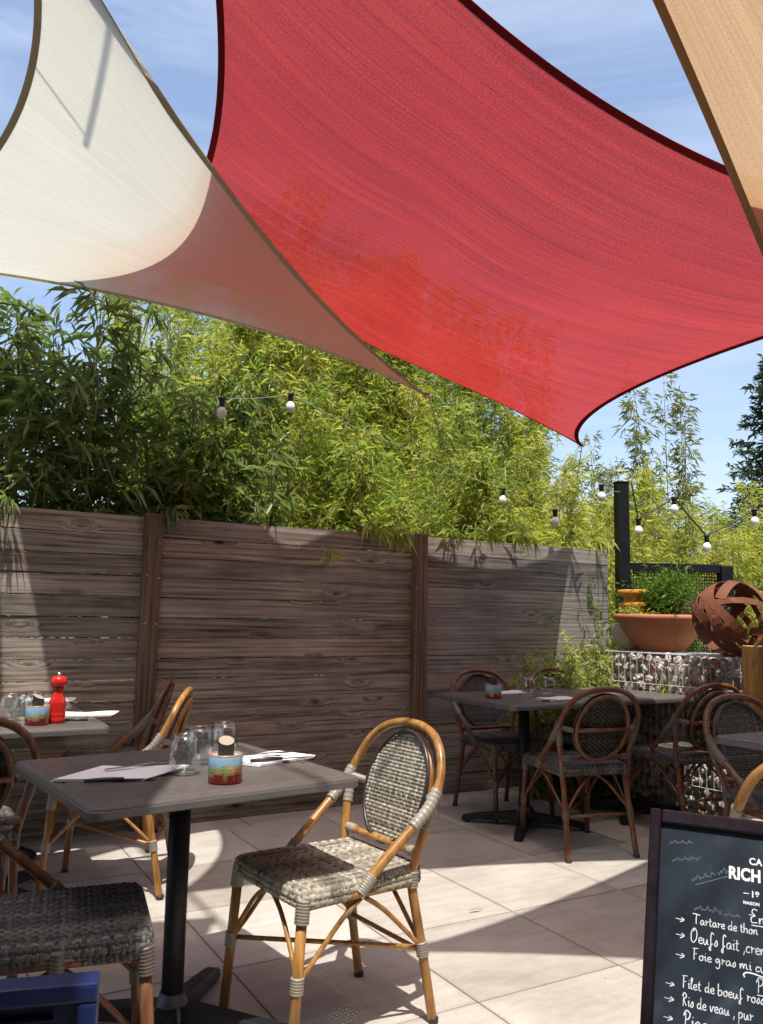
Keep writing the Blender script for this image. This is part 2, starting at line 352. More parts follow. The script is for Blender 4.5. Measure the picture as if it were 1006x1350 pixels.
M['bark'] = simple('bark', (.06, .042, .03), .9, var=.35, scale=30, bmp=.004)
M['rope'] = simple('rope', (.45, .42, .36), .8, var=.2)
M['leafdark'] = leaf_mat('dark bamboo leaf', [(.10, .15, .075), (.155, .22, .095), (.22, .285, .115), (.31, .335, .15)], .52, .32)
M['leafmid'] = leaf_mat('green bamboo leaf', [(.12, .21, .045), (.21, .31, .06), (.31, .38, .085), (.42, .44, .11), (.53, .48, .19)], .55)
M['leafyel'] = leaf_mat('yellow bamboo leaf', [(.22, .29, .055), (.37, .42, .085), (.48, .47, .12), (.57, .52, .21)], .55)
M['leafpale'] = leaf_mat('pale bamboo leaf', [(.13, .17, .05), (.20, .22, .08), (.27, .27, .12)], .42)
M['leafgrass'] = leaf_mat('dry grass leaf', [(.24, .34, .06), (.38, .43, .10), (.50, .48, .20), (.56, .50, .28)], .5)
M['leafherb'] = leaf_mat('herb leaf', [(.05, .11, .012), (.09, .17, .02), (.14, .22, .03)], .4)
M['leafpurple'] = leaf_mat('mauve flower', [(.22, .10, .16), (.32, .17, .24), (.20, .14, .12)], .3)
M['needle'] = leaf_mat('conifer needle', [(.045, .075, .05), (.07, .105, .07), (.10, .135, .09)], .25)
M['sailred'] = sail_mat('red shade cloth', (.225, .019, .017), (.14, .011, .010), mesh=.048, streak=.17)
M['sailbeige'] = sail_mat('cream shade cloth', (.36, .345, .285), (.21, .20, .16), mesh=.06, streak=.05)
M['sailtan'] = sail_mat('tan shade cloth', (.30, .19, .10), (.20, .13, .07), mesh=.05, streak=.12)
M['hemred'] = sail_mat('red hem', (.10, .008, .010), (.14, .014, .018), mesh=0.0)
M['hembeige'] = sail_mat('cream hem', (.12, .10, .065), (.42, .36, .26), mesh=0.0)
M['hempale'] = sail_mat('pale hem', (.42, .38, .30), (.50, .46, .37), mesh=0.0)
M['hemtan'] = sail_mat('tan hem', (.16, .09, .045), (.26, .16, .085), mesh=0.0)

# ------------------------------------------------------------------ the setting: ground, terrace, tiles
A0 = math.radians(30.2); UX, UY = math.cos(A0), math.sin(A0)          # along the fence / behind the fence
F0 = (-1.045, 5.05)
def FP(s, d, z=0.0): return (F0[0]+UX*s-UY*d, F0[1]+UY*s+UX*d, z)
g = MB(); g.add([(-600, -600, -.03), (600, -600, -.03), (600, 600, -.03), (-600, 600, -.03)], [(0, 1, 2, 3)])
tag(g.build('ground', M['earth']), kind='structure')
g = MB(); q = [FP(-7, .02), FP(5.2, .02), (4.6, -3.0), (-7, -3.0)]
V = [(p[0], p[1], -.004) for p in q]+[(p[0], p[1], -.028) for p in q]
g.add(V, [(3, 2, 1, 0), (0, 1, 5, 4), (1, 2, 6, 5), (2, 3, 7, 6), (3, 0, 4, 7)])
floor = tag(g.build('terrace_floor', M['grout']), kind='structure')
TU, TV = .617, .60
tb = MB().box((0, 0, -.004), (TU-.006, TV-.006, .012)); tile_me = tb.mesh('tile', bevel=.0015)
tile_me.materials.append(M['tile'])
cnt = 0
for i in range(-12, 14):
    for j in range(-7, 12):
        cu, cv = .447+(i+.5)*TU, 2.28+(j+.5)*TV
        a = math.radians(29.6); x = cu*math.cos(a)-cv*math.sin(a); y = cu*math.sin(a)+cv*math.cos(a)
        dn = -(x-F0[0])*UY+(y-F0[1])*UX
        if dn > -.30 or y < .3 or y > 7 or abs(x) > .62*y+1.5 or cnt >= 290: continue
        o = link('tile', tile_me, None, floor); o.location = (x, y, -.002+rnd.uniform(-.0006, .0006)); o.rotation_euler = (0, 0, a); cnt += 1
# cut row of tiles against the fence
for i in range(-2, 9):
    p = FP(-1.3+i*TU, -.16); mb = MB().box((0, 0, -.004), (TU-.006, .29, .012))
    o = link('tile', mb.mesh('tile', bevel=.0015), M['tile'], floor); o.location = (p[0], p[1], -.0045); o.rotation_euler = (0, 0, A0)

# a few dry leaves on the tiles
M['dryleaf'] = simple('dry leaf', (.30, .20, .09), .8, var=.3, scale=40)
lv = MB(); V = []
for i in range(7):
    t = i/6; w = .008*math.sin(PI*min(t*.9+.08, 1)); z = .004+.010*math.sin(PI*t)*.6
    V += [(t*.09-.045, -w, z+.003), (t*.09-.045, 0, z), (t*.09-.045, w, z+.003)]
lv.add(V, [f for i in range(6) for f in ((i*3, i*3+1, i*3+4, i*3+3), (i*3+1, i*3+2, i*3+5, i*3+4))]); leaf_me = lv.mesh('fallen_leaf'); leaf_me.materials.append(M['dryleaf'])
for (x, y, a, lab) in ((.42, 3.62, .4, 'small dry leaf lying on the sunlit tiles'),):
    o = link('fallen_leaf', leaf_me, None); o.location = (x, y, .0045); o.rotation_euler = (0, 0, a); o.scale = (.7, .7, .7); tag(o, lab, 'leaf')

# ------------------------------------------------------------------ plank fence
fence = empty('plank_fence', FP(0, 0), A0, 'weathered grey brown fence of horizontal planks behind the tables', 'fence')
NB = 15; BH = 1.775/NB
def plank_mesh(L, mat):
    mb = MB(); n = 8; V = []; Fc = []; ph = rnd.uniform(0, 6)
    h = BH-rnd.uniform(.0025, .0065)
    for i in range(n+1):
        x = -L/2+L*i/n; w = .0016*math.sin(ph+i*1.3)
        for (y, z) in ((-.013, -h/2+.002), (-.011, -h/2), (.012, -h/2), (.012, h/2), (-.011, h/2), (-.013, h/2-.002)):
            V.append((x, y+w, z+w*.6))
    for i in range(n):
        for k in range(6):
            l = (k+1) % 6; Fc.append((i*6+k, (i+1)*6+k, (i+1)*6+l, i*6+l))
    Fc.append(tuple(range(6))); Fc.append(tuple(n*6+k for k in range(5, -1, -1)))
    mb.add(V, Fc); me = mb.mesh('plank'); bm = bmesh.new(); bm.from_mesh(me); bmesh.ops.recalc_face_normals(bm, faces=bm.faces); bm.to_mesh(me); bm.free()
    me.materials.append(mat); return me
for (s0, s1) in ((-4.05, -2.26), (-2.17, -.41), (-.31, 1.45), (1.555, 3.335)):
    vs_ = [plank_mesh(s1-s0, M['plankgrey' if s0 > 1.5 else 'plank']) for _ in range(3)]
    for k in range(NB):
        o = link('plank', vs_[k % 3], None, fence)
        o.location = ((s0+s1)/2+rnd.uniform(-.004, .004), rnd.uniform(-.003, .003), BH*(k+.5)); o.rotation_euler = (rnd.uniform(-.02, .02), 0, 0 if rnd.random() < .5 else PI)
        if o.rotation_euler[2] == 0: o.rotation_euler[0] *= 1
for s in (-2.215, -.36, 1.505):
    mb = MB().box((0, 0, .895), (.105, .10, 1.79)); o = mb.build('post', M['post'], fence, bevel=.006, segs=2); o.location = (s, -.012, 0)
    for z in (.35, .62, 1.15, 1.42, 1.62):
        for sx in (-.03, .03):
            sc = MB().lathe([(.0045, 0), (.0045, .002), (.002, .003)], 8).build('screw', M['steel'], o); sc.location = (sx+rnd.uniform(-.008, .008), -.0515, z+rnd.uniform(-.02, .02)); sc.rotation_euler = (PI/2, 0, 0)
mb = MB().box((0, 0, .85), (.08, .08, 1.70)); o = mb.build('post', M['post'], fence, bevel=.006); o.location = (3.25, .062, 0)

# ------------------------------------------------------------------ unseen house added behind the viewer to block skylight
M['render'] = simple('ochre render of added house', (.22, .155, .10), .9, var=.15, scale=20, bmp=.003); M['addedshutter'] = simple('grey paint of added house', (.12, .13, .13), .6, var=.15); M['addedrooftile'] = simple('tile of added house', (.30, .12, .06), .85, var=.3, scale=12)  # materials of the added skylight-blocking house only
M['pane'] = simple('glass of added house', (.02, .025, .03), .08, var=.1)
bld = empty('skylight_blocker_house', (0, -2.3, 0), 0, 'unseen ochre house with a side wing, added behind the viewer to block skylight', 'building')
MB().box((-.65, -.2, 3.6), (11.7, .4, 7.2)).build('wall', M['render'], bld); MB().box((5.4, 2.8, 3.6), (.4, 6.4, 7.2)).build('wall', M['render'], bld)  # walls of the added house, there to block skylight
MB().box((-.65, -.5, 7.3), (12.5, 1.6, .18)).build('roof', M['addedrooftile'], bld); MB().box((5.7, 3.2, 7.3), (1.3, 5.6, .18)).build('roof', M['addedrooftile'], bld)  # roofs of the added house
for x in (-4.6, -2.4, 2.6):
    for z in (1.55, 4.1):
        w = MB().box((x, .012, z), (1.0, .05, 1.3)).build('added_window', M['addedshutter'], bld, bevel=.004)
        for sx in (-.24, .24): MB().box((x+sx, .04, z), (.42, .012, 1.18)).build('pane', M['pane'], w)
        MB().box((x, .07, z-.69), (1.12, .16, .06)).build('added_sill', M['render'], w)
dr = MB().box((.2, .012, 1.15), (1.5, .05, 2.3)).build('added_door', M['addedshutter'], bld, bevel=.004)
for sx in (-.36, .36): MB().box((.2+sx, .04, 1.3), (.6, .012, 1.8)).build('pane', M['pane'], dr)
MB().tube([(.16, .08, .95), (.16, .08, 1.25)], .012, 8).build('handle', M['iron'], dr)

# ------------------------------------------------------------------ shade sails
def ecurve(a, b, m, n):
    a, b, m = np.array(a), np.array(b), np.array(m); bow = m-(a+b)/2
    t = np.linspace(0, 1, n+1)[:, None]
    return a*(1-t)+b*t+4*t*(1-t)*bow
def hem(name, mat, parent, curve, inner, w=.024, th=.003):
    mb = MB(); V = []; Fc = []; n = len(curve)
    for i in range(n):
        p = curve[i]; d = inner[i]-p; d = d/(np.linalg.norm(d)+1e-9)
        t = curve[min(i+1, n-1)]-curve[max(i-1, 0)]; t = t/(np.linalg.norm(t)+1e-9)
        d = d-t*np.dot(d, t); d /= np.linalg.norm(d)+1e-9; nn = np.cross(t, d); nn /= np.linalg.norm(nn)+1e-9
        o0 = p-d*.006; i0 = p+d*w
        V += [o0+nn*th, i0+nn*th, i0-nn*th, o0-nn*th]
    for i in range(n-1):
        for k in range(4):
            l = (k+1) % 4; Fc.append((i*4+k, (i+1)*4+k, (i+1)*4+l, i*4+l))
    mb.add(V, Fc); return mb.build(name, mat, parent, smooth=False)
def patch(name, G, mat, parent):
    n, m = G.shape[:2]; V = G.reshape(-1, 3); Fc = []
    idx = np.arange(n*m).reshape(n, m)
    Fc = np.stack([idx[:-1, :-1].ravel(), idx[1:, :-1].ravel(), idx[1:, 1:].ravel(), idx[:-1, 1:].ravel()], 1)
    me = np_mesh(name, V, Fc, True)
    uvl = me.uv_layers.new(name='UVMap'); li = np.empty(len(me.loops), np.int32); me.loops.foreach_get('vertex_index', li)
    uv = np.stack([(li//m)/(n-1), (li % m)/(m-1)], 1).astype(np.float32); uvl.data.foreach_set('uv', uv.ravel())
    return link(name, me, mat, parent)
def sail_quad(name, c, mids, mat, hmat, label, wr=.012, skew=None):
    r = empty(name, tuple(c[0]), 0, label, 'shade sail'); o = np.array(c[0], float)
    C4 = [np.array(x, float)-o for x in c]; Ms = [np.array(x, float)-o for x in mids]; n = 120
    e0 = ecurve(C4[0], C4[1], Ms[0], n); e1 = ecurve(C4[1], C4[2], Ms[1], n)
    if skew is not None: e0 = e0+np.exp(-((np.linspace(0, 1, n+1)-.645)/.105)**2)[:, None]*np.array(skew)   # hidden part of the far hem pulled in to sunlight the cream sail's edge
    e2 = ecurve(C4[3], C4[2], Ms[2], n); e3 = ecurve(C4[0], C4[3], Ms[3], n)
    u = np.linspace(0, 1, n+1)[:, None, None]; v = np.linspace(0, 1, n+1)[None, :, None]
    G = (1-v)*e0[:, None]+v*e2[:, None]+(1-u)*e3[None]+u*e1[None]-((1-u)*(1-v)*C4[0]+u*(1-v)*C4[1]+u*v*C4[2]+(1-u)*v*C4[3])
    uu, vv = u[..., 0], v[..., 0]; env = 16*uu*(1-uu)*vv*(1-vv)
    G[..., 2] += wr*env*(np.sin(uu*3+vv*21)*.35+np.sin(uu*2.2-vv*9+1)*.6)
    for vc, am in ((.22, .0045), (.41, -.0035), (.435, .0045), (.63, .005), (.80, -.004)):   # seams and creases running along the cloth
        G[..., 2] += am*np.sqrt(env+.02)*np.exp(-((vv-vc-.018*np.sin(uu*2.5+vc*9))/.0075)**2)
    patch('cloth', G, mat, r)
    hem('hem', hmat, r, e0, G[:, 3]); hem('hem', hmat, r, e2, G[:, -4]); hem('hem', hmat, r, e1, G[-4, :]); hem('hem', hmat, r, e3, G[3, :])
    return r
def sail_tri(name, c, m01, m12, m20, mat, hmat, label, hmat2=None):
    r = empty(name, tuple(c[0]), 0, label, 'shade sail'); o = np.array(c[0], float)
    a, b, d = [np.array(x, float)-o for x in c]; m01, m12, m20 = [np.array(x, float)-o for x in (m01, m12, m20)]; n = 60
    e0 = ecurve(a, b, m01, n); e1 = ecurve(a, d, m20, n); e2 = ecurve(b, d, m12, n)
    v = np.linspace(0, 1, n+1)[None, :, None]; u = np.linspace(0.004, 1, n+1)[:, None, None]
    lin = b*(1-v[0])+d*v[0]; off = e2-lin
    G = e0[:, None]*(1-v)+e1[:, None]*v+(u**2)*off[None]
    uu, vv = u[..., 0], v[..., 0]
    G[..., 2] += .010*np.sin(PI*vv)*uu*(1-uu)*4*np.sin(uu*14+vv*4)
    patch('cloth', G, mat, r)
    hem('hem', hmat, r, e0, G[:, 4]); hem('hem', hmat2 or hmat, r, e1, G[:, -5]); hem('hem', hmat, r, e2, G[-4, :])
    for p_ in (a, b, d):                       # stainless ring at each corner
        MB().tube([p_+np.array([.018*math.cos(k_*PI/7), .018*math.sin(k_*PI/7), 0]) for k_ in range(14)], .003, 6, closed=True).build('corner_ring', M['chrome'], r, smooth=True)
    return r
R1, R2, R3, R4 = (1.53, 6.235, 2.536), (-2.05, 4.77, 3.45), (-.74, 2.172, 4.19), (3.025, 3.371, 2.848)
red_sail = sail_quad('shade_sail', [R1, R2, R3, R4], [(-.122, 5.15, 2.945), (-.90, 3.795, 3.34), (.97, 3.107, 3.224), (1.541, 4.628, 2.589)], M['sailred'], M['hemred'],
          'large red shade sail stretched over the terrace', skew=(0, -.27, .02))
B1, B2, B3 = (.256, 4.606, 2.462), (-1.673, 2.166, 4.41), (-3.666, 5.193, 3.51)
beige_sail = sail_tri('shade_sail', [B1, B2, B3], (-.793, 3.645, 3.25), (-1.618, 3.422, 3.55), (-1.305, 4.729, 3.025), M['sailbeige'], M['hembeige'],
         'cream triangular shade sail overlapping the left of the red one', M['hempale'])
A1, A2, A3 = (0.094, 1.743, 3.754), (2.935, 5.196, 2.286), (3.135, 1.419, 3.289)
sail_tri('shade_sail', [A1, A2, A3], (1.019, 2.686, 3.194), (2.803, 3.23, 2.835), (1.463, 1.782, 3.49), M['sailtan'], M['hemtan'],
         'tan shade sail with a curved edge at the top right')
# two further sails of the terrace, seen only by the shade they throw on the left
M['saildark'] = sail_mat('taupe shade cloth', (.05, .045, .04), (.10, .09, .08), mesh=.04, streak=.1)
sail_quad('shade_sail', [(-.53, 1.95, 4.05), (.05, -2.1, 3.75), (-3.9, -2.05, 4.0), (-3.3, 1.6, 4.3)], [(-.36, -.1, 3.85), (-2.0, -1.9, 3.8), (-3.3, -.4, 4.1), (-1.9, 1.65, 4.15)], M['saildark'], M['hemtan'],
          'taupe shade sail overhead at the left, shading the nearest table')
sail_quad('shade_sail', [(-1.80, 2.9, 3.60), (-2.26, 4.3, 3.50), (-5.0, 4.2, 3.8), (-4.6, 2.7, 3.9)], [(-1.985, 3.6, 3.57), (-3.6, 4.1, 3.6), (-4.6, 3.5, 3.85), (-3.2, 3.0, 3.75)], M['sailtan'], M['hemtan'],
          'tan shade sail beyond the left edge beside the cream one')
def rope(a, b, label):
    P = [np.array(a)*(1-t)+np.array(b)*t+np.array([0, 0, -.03*4*t*(1-t)]) for t in np.linspace(0, 1, 9)]
    o = MB().tube(P, .004, 6).build('sail_rope', M['rope'], smooth=True); tag(o, label, 'rope'); return o
for (mx, my, mh, tip, lab, rl) in ((2.02, 8.75, 2.45, R1, 'slim black mast in the hedge behind the tip of the red sail', 'rope from the far tip of the red sail into the hedge'), (.95, 8.1, 2.05, B1, 'slim black mast in the hedge behind the tip of the cream sail', 'rope from the tip of the cream sail into the hedge')):
    mt = empty('sail_mast', (mx, my, 0), 0, lab, 'mast')
    MB().tube([(0, 0, -.02), (0, 0, mh)], .03, 12).build('pole', M['blacksteel'], mt, smooth=True); MB().lathe([(.034, mh), (.034, mh+.015), (.01, mh+.03)], 12).build('cap', M['blacksteel'], mt, smooth=True)
    rope(tip, (mx, my-.03, mh-.06), rl)
sp = empty('sail_boom', (1.48, -2.28, 6.56), 0, 'thin steel boom from the added house wall, seen by its shadow on the cream sail', 'boom')
MB().tube([(0, 0, 0), (-2.86, 5.20, -1.17)], .014, 12).build('spar', M['blacksteel'], sp, smooth=True)
MB().tube([(-2.84, 5.165, -1.20), (-3.28, 5.18, -2.94)], .005, 6).build('stay_wire', M['wire'], sp, smooth=True)
MB().box((0, .01, 0), (.14, .02, .14)).build('wall_plate', M['blacksteel'], sp)

# ------------------------------------------------------------------ bamboo and other plants
def leaves_np(base, d, L, wd, rng, roll=None, droop=.15):
    """lance-shaped folded leaves: 4 verts and 2 tris each"""
    n = len(base); d = d/(np.linalg.norm(d, axis=1, keepdims=True)+1e-9)
    up = np.tile([0, 0, 1.0], (n, 1))+rng.normal(0, .45, (n, 3)); s = np.cross(d, up); s /= np.linalg.norm(s, axis=1, keepdims=True)+1e-9
    nn = np.cross(s, d); L = L[:, None]; wd = wd[:, None]
    mid = base+d*L*.42+nn*L*.03
    tip = base+d*L-np.array([0, 0, 1.0])*L*droop
    V = np.stack([base, mid+s*wd*.5+nn*wd*.18, tip, mid-s*wd*.5+nn*wd*.18], 1).reshape(-1, 3)
    i = np.arange(n)*4
    F_ = np.stack([np.stack([i, i+1, i+2], 1), np.stack([i, i+2, i+3], 1)], 1).reshape(-1, 3)
    return V, F_
def foliage(name, V, F_, mat, parent):
    o = link(name, np_mesh(name, V, F_), mat, parent); o['kind'] = 'stuff'; return o

def bamboo(x, y, h, rad, nculm, nspray, leaf, mat, seed, label, group, z0=.25, lean=(0, 0), name='bamboo_plant', perspray=7, tight=1.0, brlen=.42):
    rng = np.random.default_rng(seed); t = empty(name, (x, y, 0), 0, label, 'bamboo', group)
    cb = rng.normal(0, rad*.38, (nculm, 2)); out = cb*rng.uniform(.5, 1.3, (nculm, 1))*tight+np.array(lean)+rng.normal(0, .10, (nculm, 2))
    hh = h*rng.uniform(.68, 1.0, nculm); hh[0] = h
    cm = MB()
    def cpos(i, tt):
        k = tt**1.7
        return np.stack([cb[i, 0]+out[i, 0]*k, cb[i, 1]+out[i, 1]*k, hh[i]*(tt-.07*tt**4)], -1)
    for i in range(nculm):                   # stems stay behind the fence
        bdn = -(x+cb[i, 0]-F0[0])*UY+(y+cb[i, 1]-F0[1])*UX
        if bdn < .12: cb[i] += (.12-bdn)*np.array([-UY, UX])
        o_n = -out[i, 0]*UY+out[i, 1]*UX
        if o_n < -.05: out[i] += (-.05-o_n)*np.array([-UY, UX])
    for i in range(nculm):
        tt = np.linspace(0, 1, 9); P = cpos(np.full(9, i), tt); cm.tube(P, list(np.linspace(.011, .003, 9)), 5)
    ci = rng.integers(0, nculm, nspray); tt = z0+(1-z0)*rng.uniform(0, 1, nspray)**.9
    p0 = cpos(ci, tt); az = rng.uniform(0, 2*PI, nspray); el = rng.uniform(.1, 1.0, nspray)
    bl = brlen*rng.uniform(.35, 1.15, nspray)*(1.15-.75*tt)
    bd = np.stack([np.cos(az)*np.cos(el), np.sin(az)*np.cos(el), np.sin(el)], 1)
    end = p0+bd*bl[:, None]; end[:, 2] -= .35*bl**1.5
    tw = end-p0
    # twigs as thin three-sided blades
    for k in range(0, nspray, 3): cm.tube([p0[k], p0[k]+tw[k]*.55+np.array([0, 0, .03]), end[k]], [.003, .002, .001], 3)
    cm.build('culms', M['culm'], t, smooth=True)
    n = nspray*perspray; si = np.repeat(np.arange(nspray), perspray)
    f = rng.uniform(.35, 1.05, n)
    base = p0[si]+tw[si]*f[:, None]+rng.normal(0, .018, (n, 3))
    tn = tw[si]/(np.linalg.norm(tw[si], axis=1, keepdims=True)+1e-9)
    d = tn*.75+rng.normal(0, .55, (n, 3)); d[:, 2] -= .45
    L = leaf*rng.uniform(.6, 1.25, n); wd = L*rng.uniform(.11, .16, n)
    dn = -(x+base[:, 0]-F0[0])*UY+(y+base[:, 1]-F0[1])*UX; ss = (x+base[:, 0]-F0[0])*UX+(y+base[:, 1]-F0[1])*UY
    dt = dn+L*(-d[:, 0]*UY+d[:, 1]*UX)/np.linalg.norm(d, axis=1)
    ok = ~((np.minimum(dn, dt) < .04) & (ss < 3.45) & (base[:, 2] < 1.80+.10)) & ~((np.minimum(dn, dt) < -.22) & (ss < 3.45))
    V, F_ = leaves_np(base[ok], d[ok], L[ok], wd[ok], rng, droop=.22)
    foliage('foliage', V, F_, mat, t)
    return t
gl = 'bamboo plants of the hedge behind the fence'
k = 0
# dark clumps over the left of the fence (lower, in the shade)
WHERE = ['at the far left', 'second from the left', 'third from the left', 'beside the first fence post', 'in the second row near the first post', 'in the second row at the far left']
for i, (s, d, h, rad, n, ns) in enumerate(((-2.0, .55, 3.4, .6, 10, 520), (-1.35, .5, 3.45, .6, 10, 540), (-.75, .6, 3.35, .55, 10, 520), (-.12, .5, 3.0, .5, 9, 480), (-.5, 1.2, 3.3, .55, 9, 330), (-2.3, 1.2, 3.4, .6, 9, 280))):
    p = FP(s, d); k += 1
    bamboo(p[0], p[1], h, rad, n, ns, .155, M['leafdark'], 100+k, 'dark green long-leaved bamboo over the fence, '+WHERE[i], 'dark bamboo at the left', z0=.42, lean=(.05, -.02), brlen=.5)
# bright clumps behind the middle
ROW = ['front row', 'second row', 'back row']; ORD = ['first', 'second', 'third', 'fourth', 'fifth', 'sixth', 'seventh']
MID = [[(.35, .75, 3.3, .6, 10, 900, 'leafmid'), (.95, .6, 3.05, .6, 10, 950, 'leafmid'), (1.5, .65, 2.9, .6, 10, 950, 'leafmid'), (2.05, .6, 2.7, .55, 10, 900, 'leafmid'), (2.6, .6, 2.75, .5, 10, 850, 'leafyel'), (3.1, .55, 2.6, .45, 10, 800, 'leafyel'), (3.65, .75, 2.9, .5, 10, 800, 'leafyel')],
       [(.62, 1.9, 4.6, .7, 13, 1300, 'leafmid'), (1.15, 1.8, 5.1, .8, 14, 1700, 'leafyel'), (1.7, 1.8, 5.0, .8, 14, 1700, 'leafmid'), (2.4, 1.7, 4.75, .75, 14, 1600, 'leafyel'), (3.1, 1.7, 4.9, .75, 13, 1500, 'leafmid'), (3.8, 1.8, 4.2, .7, 12, 1250, 'leafyel'), (4.5, 1.9, 3.5, .65, 11, 1000, 'leafyel')],
       [(1.35, 3.2, 5.5, .9, 13, 1300, 'leafyel'), (1.9, 3.2, 5.7, .9, 13, 1300, 'leafmid'), (2.4, 3.1, 5.5, .9, 13, 1250, 'leafmid'), (3.2, 3.0, 5.6, .85, 13, 1300, 'leafyel'), (4.1, 3.0, 5.0, .85, 12, 1150, 'leafmid'), (5.0, 3.0, 4.0, .8, 11, 950, 'leafpale')]]
for ri, row in enumerate(MID):
    for i, (s, d, h, rad, n, ns, m) in enumerate(row):
        p = FP(s, d); k += 1
        bamboo(p[0], p[1], h, rad, n, int(ns*1.6), .088, M[m], 100+k, '%s yellow green bamboo from the left in the hedge\'s %s behind the fence' % (ORD[i], ROW[ri]), gl, z0=.28, brlen=.45)
# beyond the fence end, right: low bright mass and thin tall stems
gr = 'bamboo beyond the black frame'
RT = [(2.2, 9.6, 3.0, .6, 10, 1100, 'leafyel', .08), (2.75, 8.8, 2.75, .6, 11, 1500, 'leafyel', .075), (3.4, 9.2, 2.6, .6, 11, 1500, 'leafyel', .075), (4.1, 9.0, 2.55, .6, 11, 1500, 'leafyel', .075), (4.85, 8.8, 2.9, .6, 11, 1500, 'leafyel', .075)]
RB_ = [(3.0, 10.6, 3.0, .8, 11, 1200, 'leafmid', .085), (4.2, 11.0, 3.0, .8, 11, 1200, 'leafmid', .085), (5.4, 10.6, 3.3, .8, 11, 1200, 'leafyel', .085)]
for ri, row in enumerate((RT, RB_)):
    for i, (x, y, h, rad, n, ns, m, lf) in enumerate(row):
        k += 1
        bamboo(x, y, h, rad, n, ns, lf, M[m], 100+k, '%s bushy bamboo from the left in the %s beyond the black steel frame' % (ORD[i], ('nearer row', 'farther row')[ri]), gr, z0=.18)
for i, (x, y, h, rad, n, ns) in enumerate(((2.65, 9.8, 3.7, .3, 4, 110), (3.05, 9.9, 4.1, .35, 5, 170), (3.45, 10.0, 4.5, .35, 5, 190), (3.85, 9.9, 4.25, .3, 5, 170))):
    k += 1
    bamboo(x, y, h, rad, n, ns, .115, M['leafpale'], 100+k, '%s of the thin pale bamboos rising into the sky, counted from the left' % ORD[i], 'tall thin bamboo', z0=.4, tight=.6, perspray=7, brlen=.36)

def sprig(p, d, n, leaf, mat, seed, label, spread=.45):
    """drooping leafy shoot"""
    rng = np.random.default_rng(seed); t = empty('bamboo_shoot', p, 0, label, 'bamboo')
    d = np.array(d, float); P = [d*f+np.array([0, 0, -.25*f*f*np.linalg.norm(d)]) for f in np.linspace(0, 1, 6)]
    MB().tube(P, list(np.linspace(.003, .001, 6)), 4).build('stem', M['culm'], t, smooth=True)
    f = rng.uniform(.3, 1, n); base = np.array([d*a+np.array([0, 0, -.25*a*a*np.linalg.norm(d)]) for a in f])+rng.normal(0, .012, (n, 3))
    dd = rng.normal(0, spread, (n, 3))+d/np.linalg.norm(d)*.35; dd[:, 2] -= .8
    L = leaf*rng.uniform(.65, 1.2, n)
    V, F_ = leaves_np(base, dd, L, L*rng.uniform(.11, .15, n), rng, droop=.2); foliage('foliage', V, F_, mat, t)
for i, (s, dl, z, ln, ou, n) in enumerate(((1.22, 0, 1.80, .30, .20, 46), (1.05, 0, 1.83, .25, .16, 34), (1.95, 0, 1.86, .26, .22, 24), (2.3, 0, 1.85, .28, .24, 26), (2.85, 0, 1.92, .26, .30, 18), (-.33, 0, 1.83, .3, .14, 30), (3.15, 0, 1.86, .25, .18, 22), (-1.25, 0, 1.82, .3, .15, 24), (-2.25, 0, 2.0, .35, .3, 22), (1.7, 0, 1.84, .2, .14, 24))):
    p = FP(s, .04, z); dv = (FP(s+.1, -ou, 0)[0]-FP(s, 0, 0)[0], FP(s+.1, -ou, 0)[1]-FP(s, 0, 0)[1], .02)
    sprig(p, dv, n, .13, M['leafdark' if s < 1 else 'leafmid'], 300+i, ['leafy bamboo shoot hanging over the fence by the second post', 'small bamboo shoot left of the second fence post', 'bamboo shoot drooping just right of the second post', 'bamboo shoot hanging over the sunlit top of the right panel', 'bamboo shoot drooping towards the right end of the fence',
        'dark bamboo shoot hanging over the first fence post', 'bamboo shoot at the right end of the fence top', 'dark bamboo shoot over the left fence panel', 'bamboo shoot drooping at the far left of the fence', 'bamboo shoot spilling over right beside the second post'][i])
p = FP(.78, -.012, 1.60); sprig(p, (.05, -.06, .03), 26, .085, M['leafmid'], 340, 'small bamboo sprig growing out through a gap in the fence planks', .8)

# feathery weeds at the right end of the fence
def weeds(x, y, h, n, rad, seed, label, mat='leafgrass', leaf=.10):
    rng = np.random.default_rng(seed); t = empty('weed_tuft', (x, y, 0), 0, label, 'weeds', 'weeds by the fence')
    st = MB(); ns = 110; B = rng.normal(0, rad*.45, (ns, 2)); O = rng.normal(0, .16, (ns, 2))+B*.4; H = h*rng.uniform(.5, 1, ns)
    def pos(i, f): return np.stack([B[i, 0]+O[i, 0]*f**1.6, B[i, 1]+O[i, 1]*f**1.6, H[i]*f], -1)
    for i in range(ns): st.tube(pos(np.full(6, i), np.linspace(0, 1, 6)), list(np.linspace(.003, .001, 6)), 3)
    st.build('stems', M['culm'], t)
    i = rng.integers(0, ns, n); f = rng.uniform(.05, 1, n); base = pos(i, f); d = rng.normal(0, .6, (n, 3)); d[:, 2] += .35
    L = leaf*rng.uniform(.4, 1.2, n); V, F_ = leaves_np(base, d, L, L*.09+.005, rng, droop=.2); foliage('foliage', V, F_, M[mat], t)
weeds(1.50, 6.08, 1.02, 17000, .36, 401, 'tall feathery weeds against the right end of the fence', leaf=.075)
weeds(1.30, 6.00, .80, 9000, .26, 402, 'shorter weeds beside the table end in front of the fence', leaf=.07)
weeds(1.72, 6.38, 1.15, 6000, .26, 403, 'weeds between the fence end and the stone gabion', leaf=.075)
weeds(2.05, 6.55, 1.6, 7000, .45, 404, 'green scrub behind the yellow pot', 'leafherb', leaf=.07)

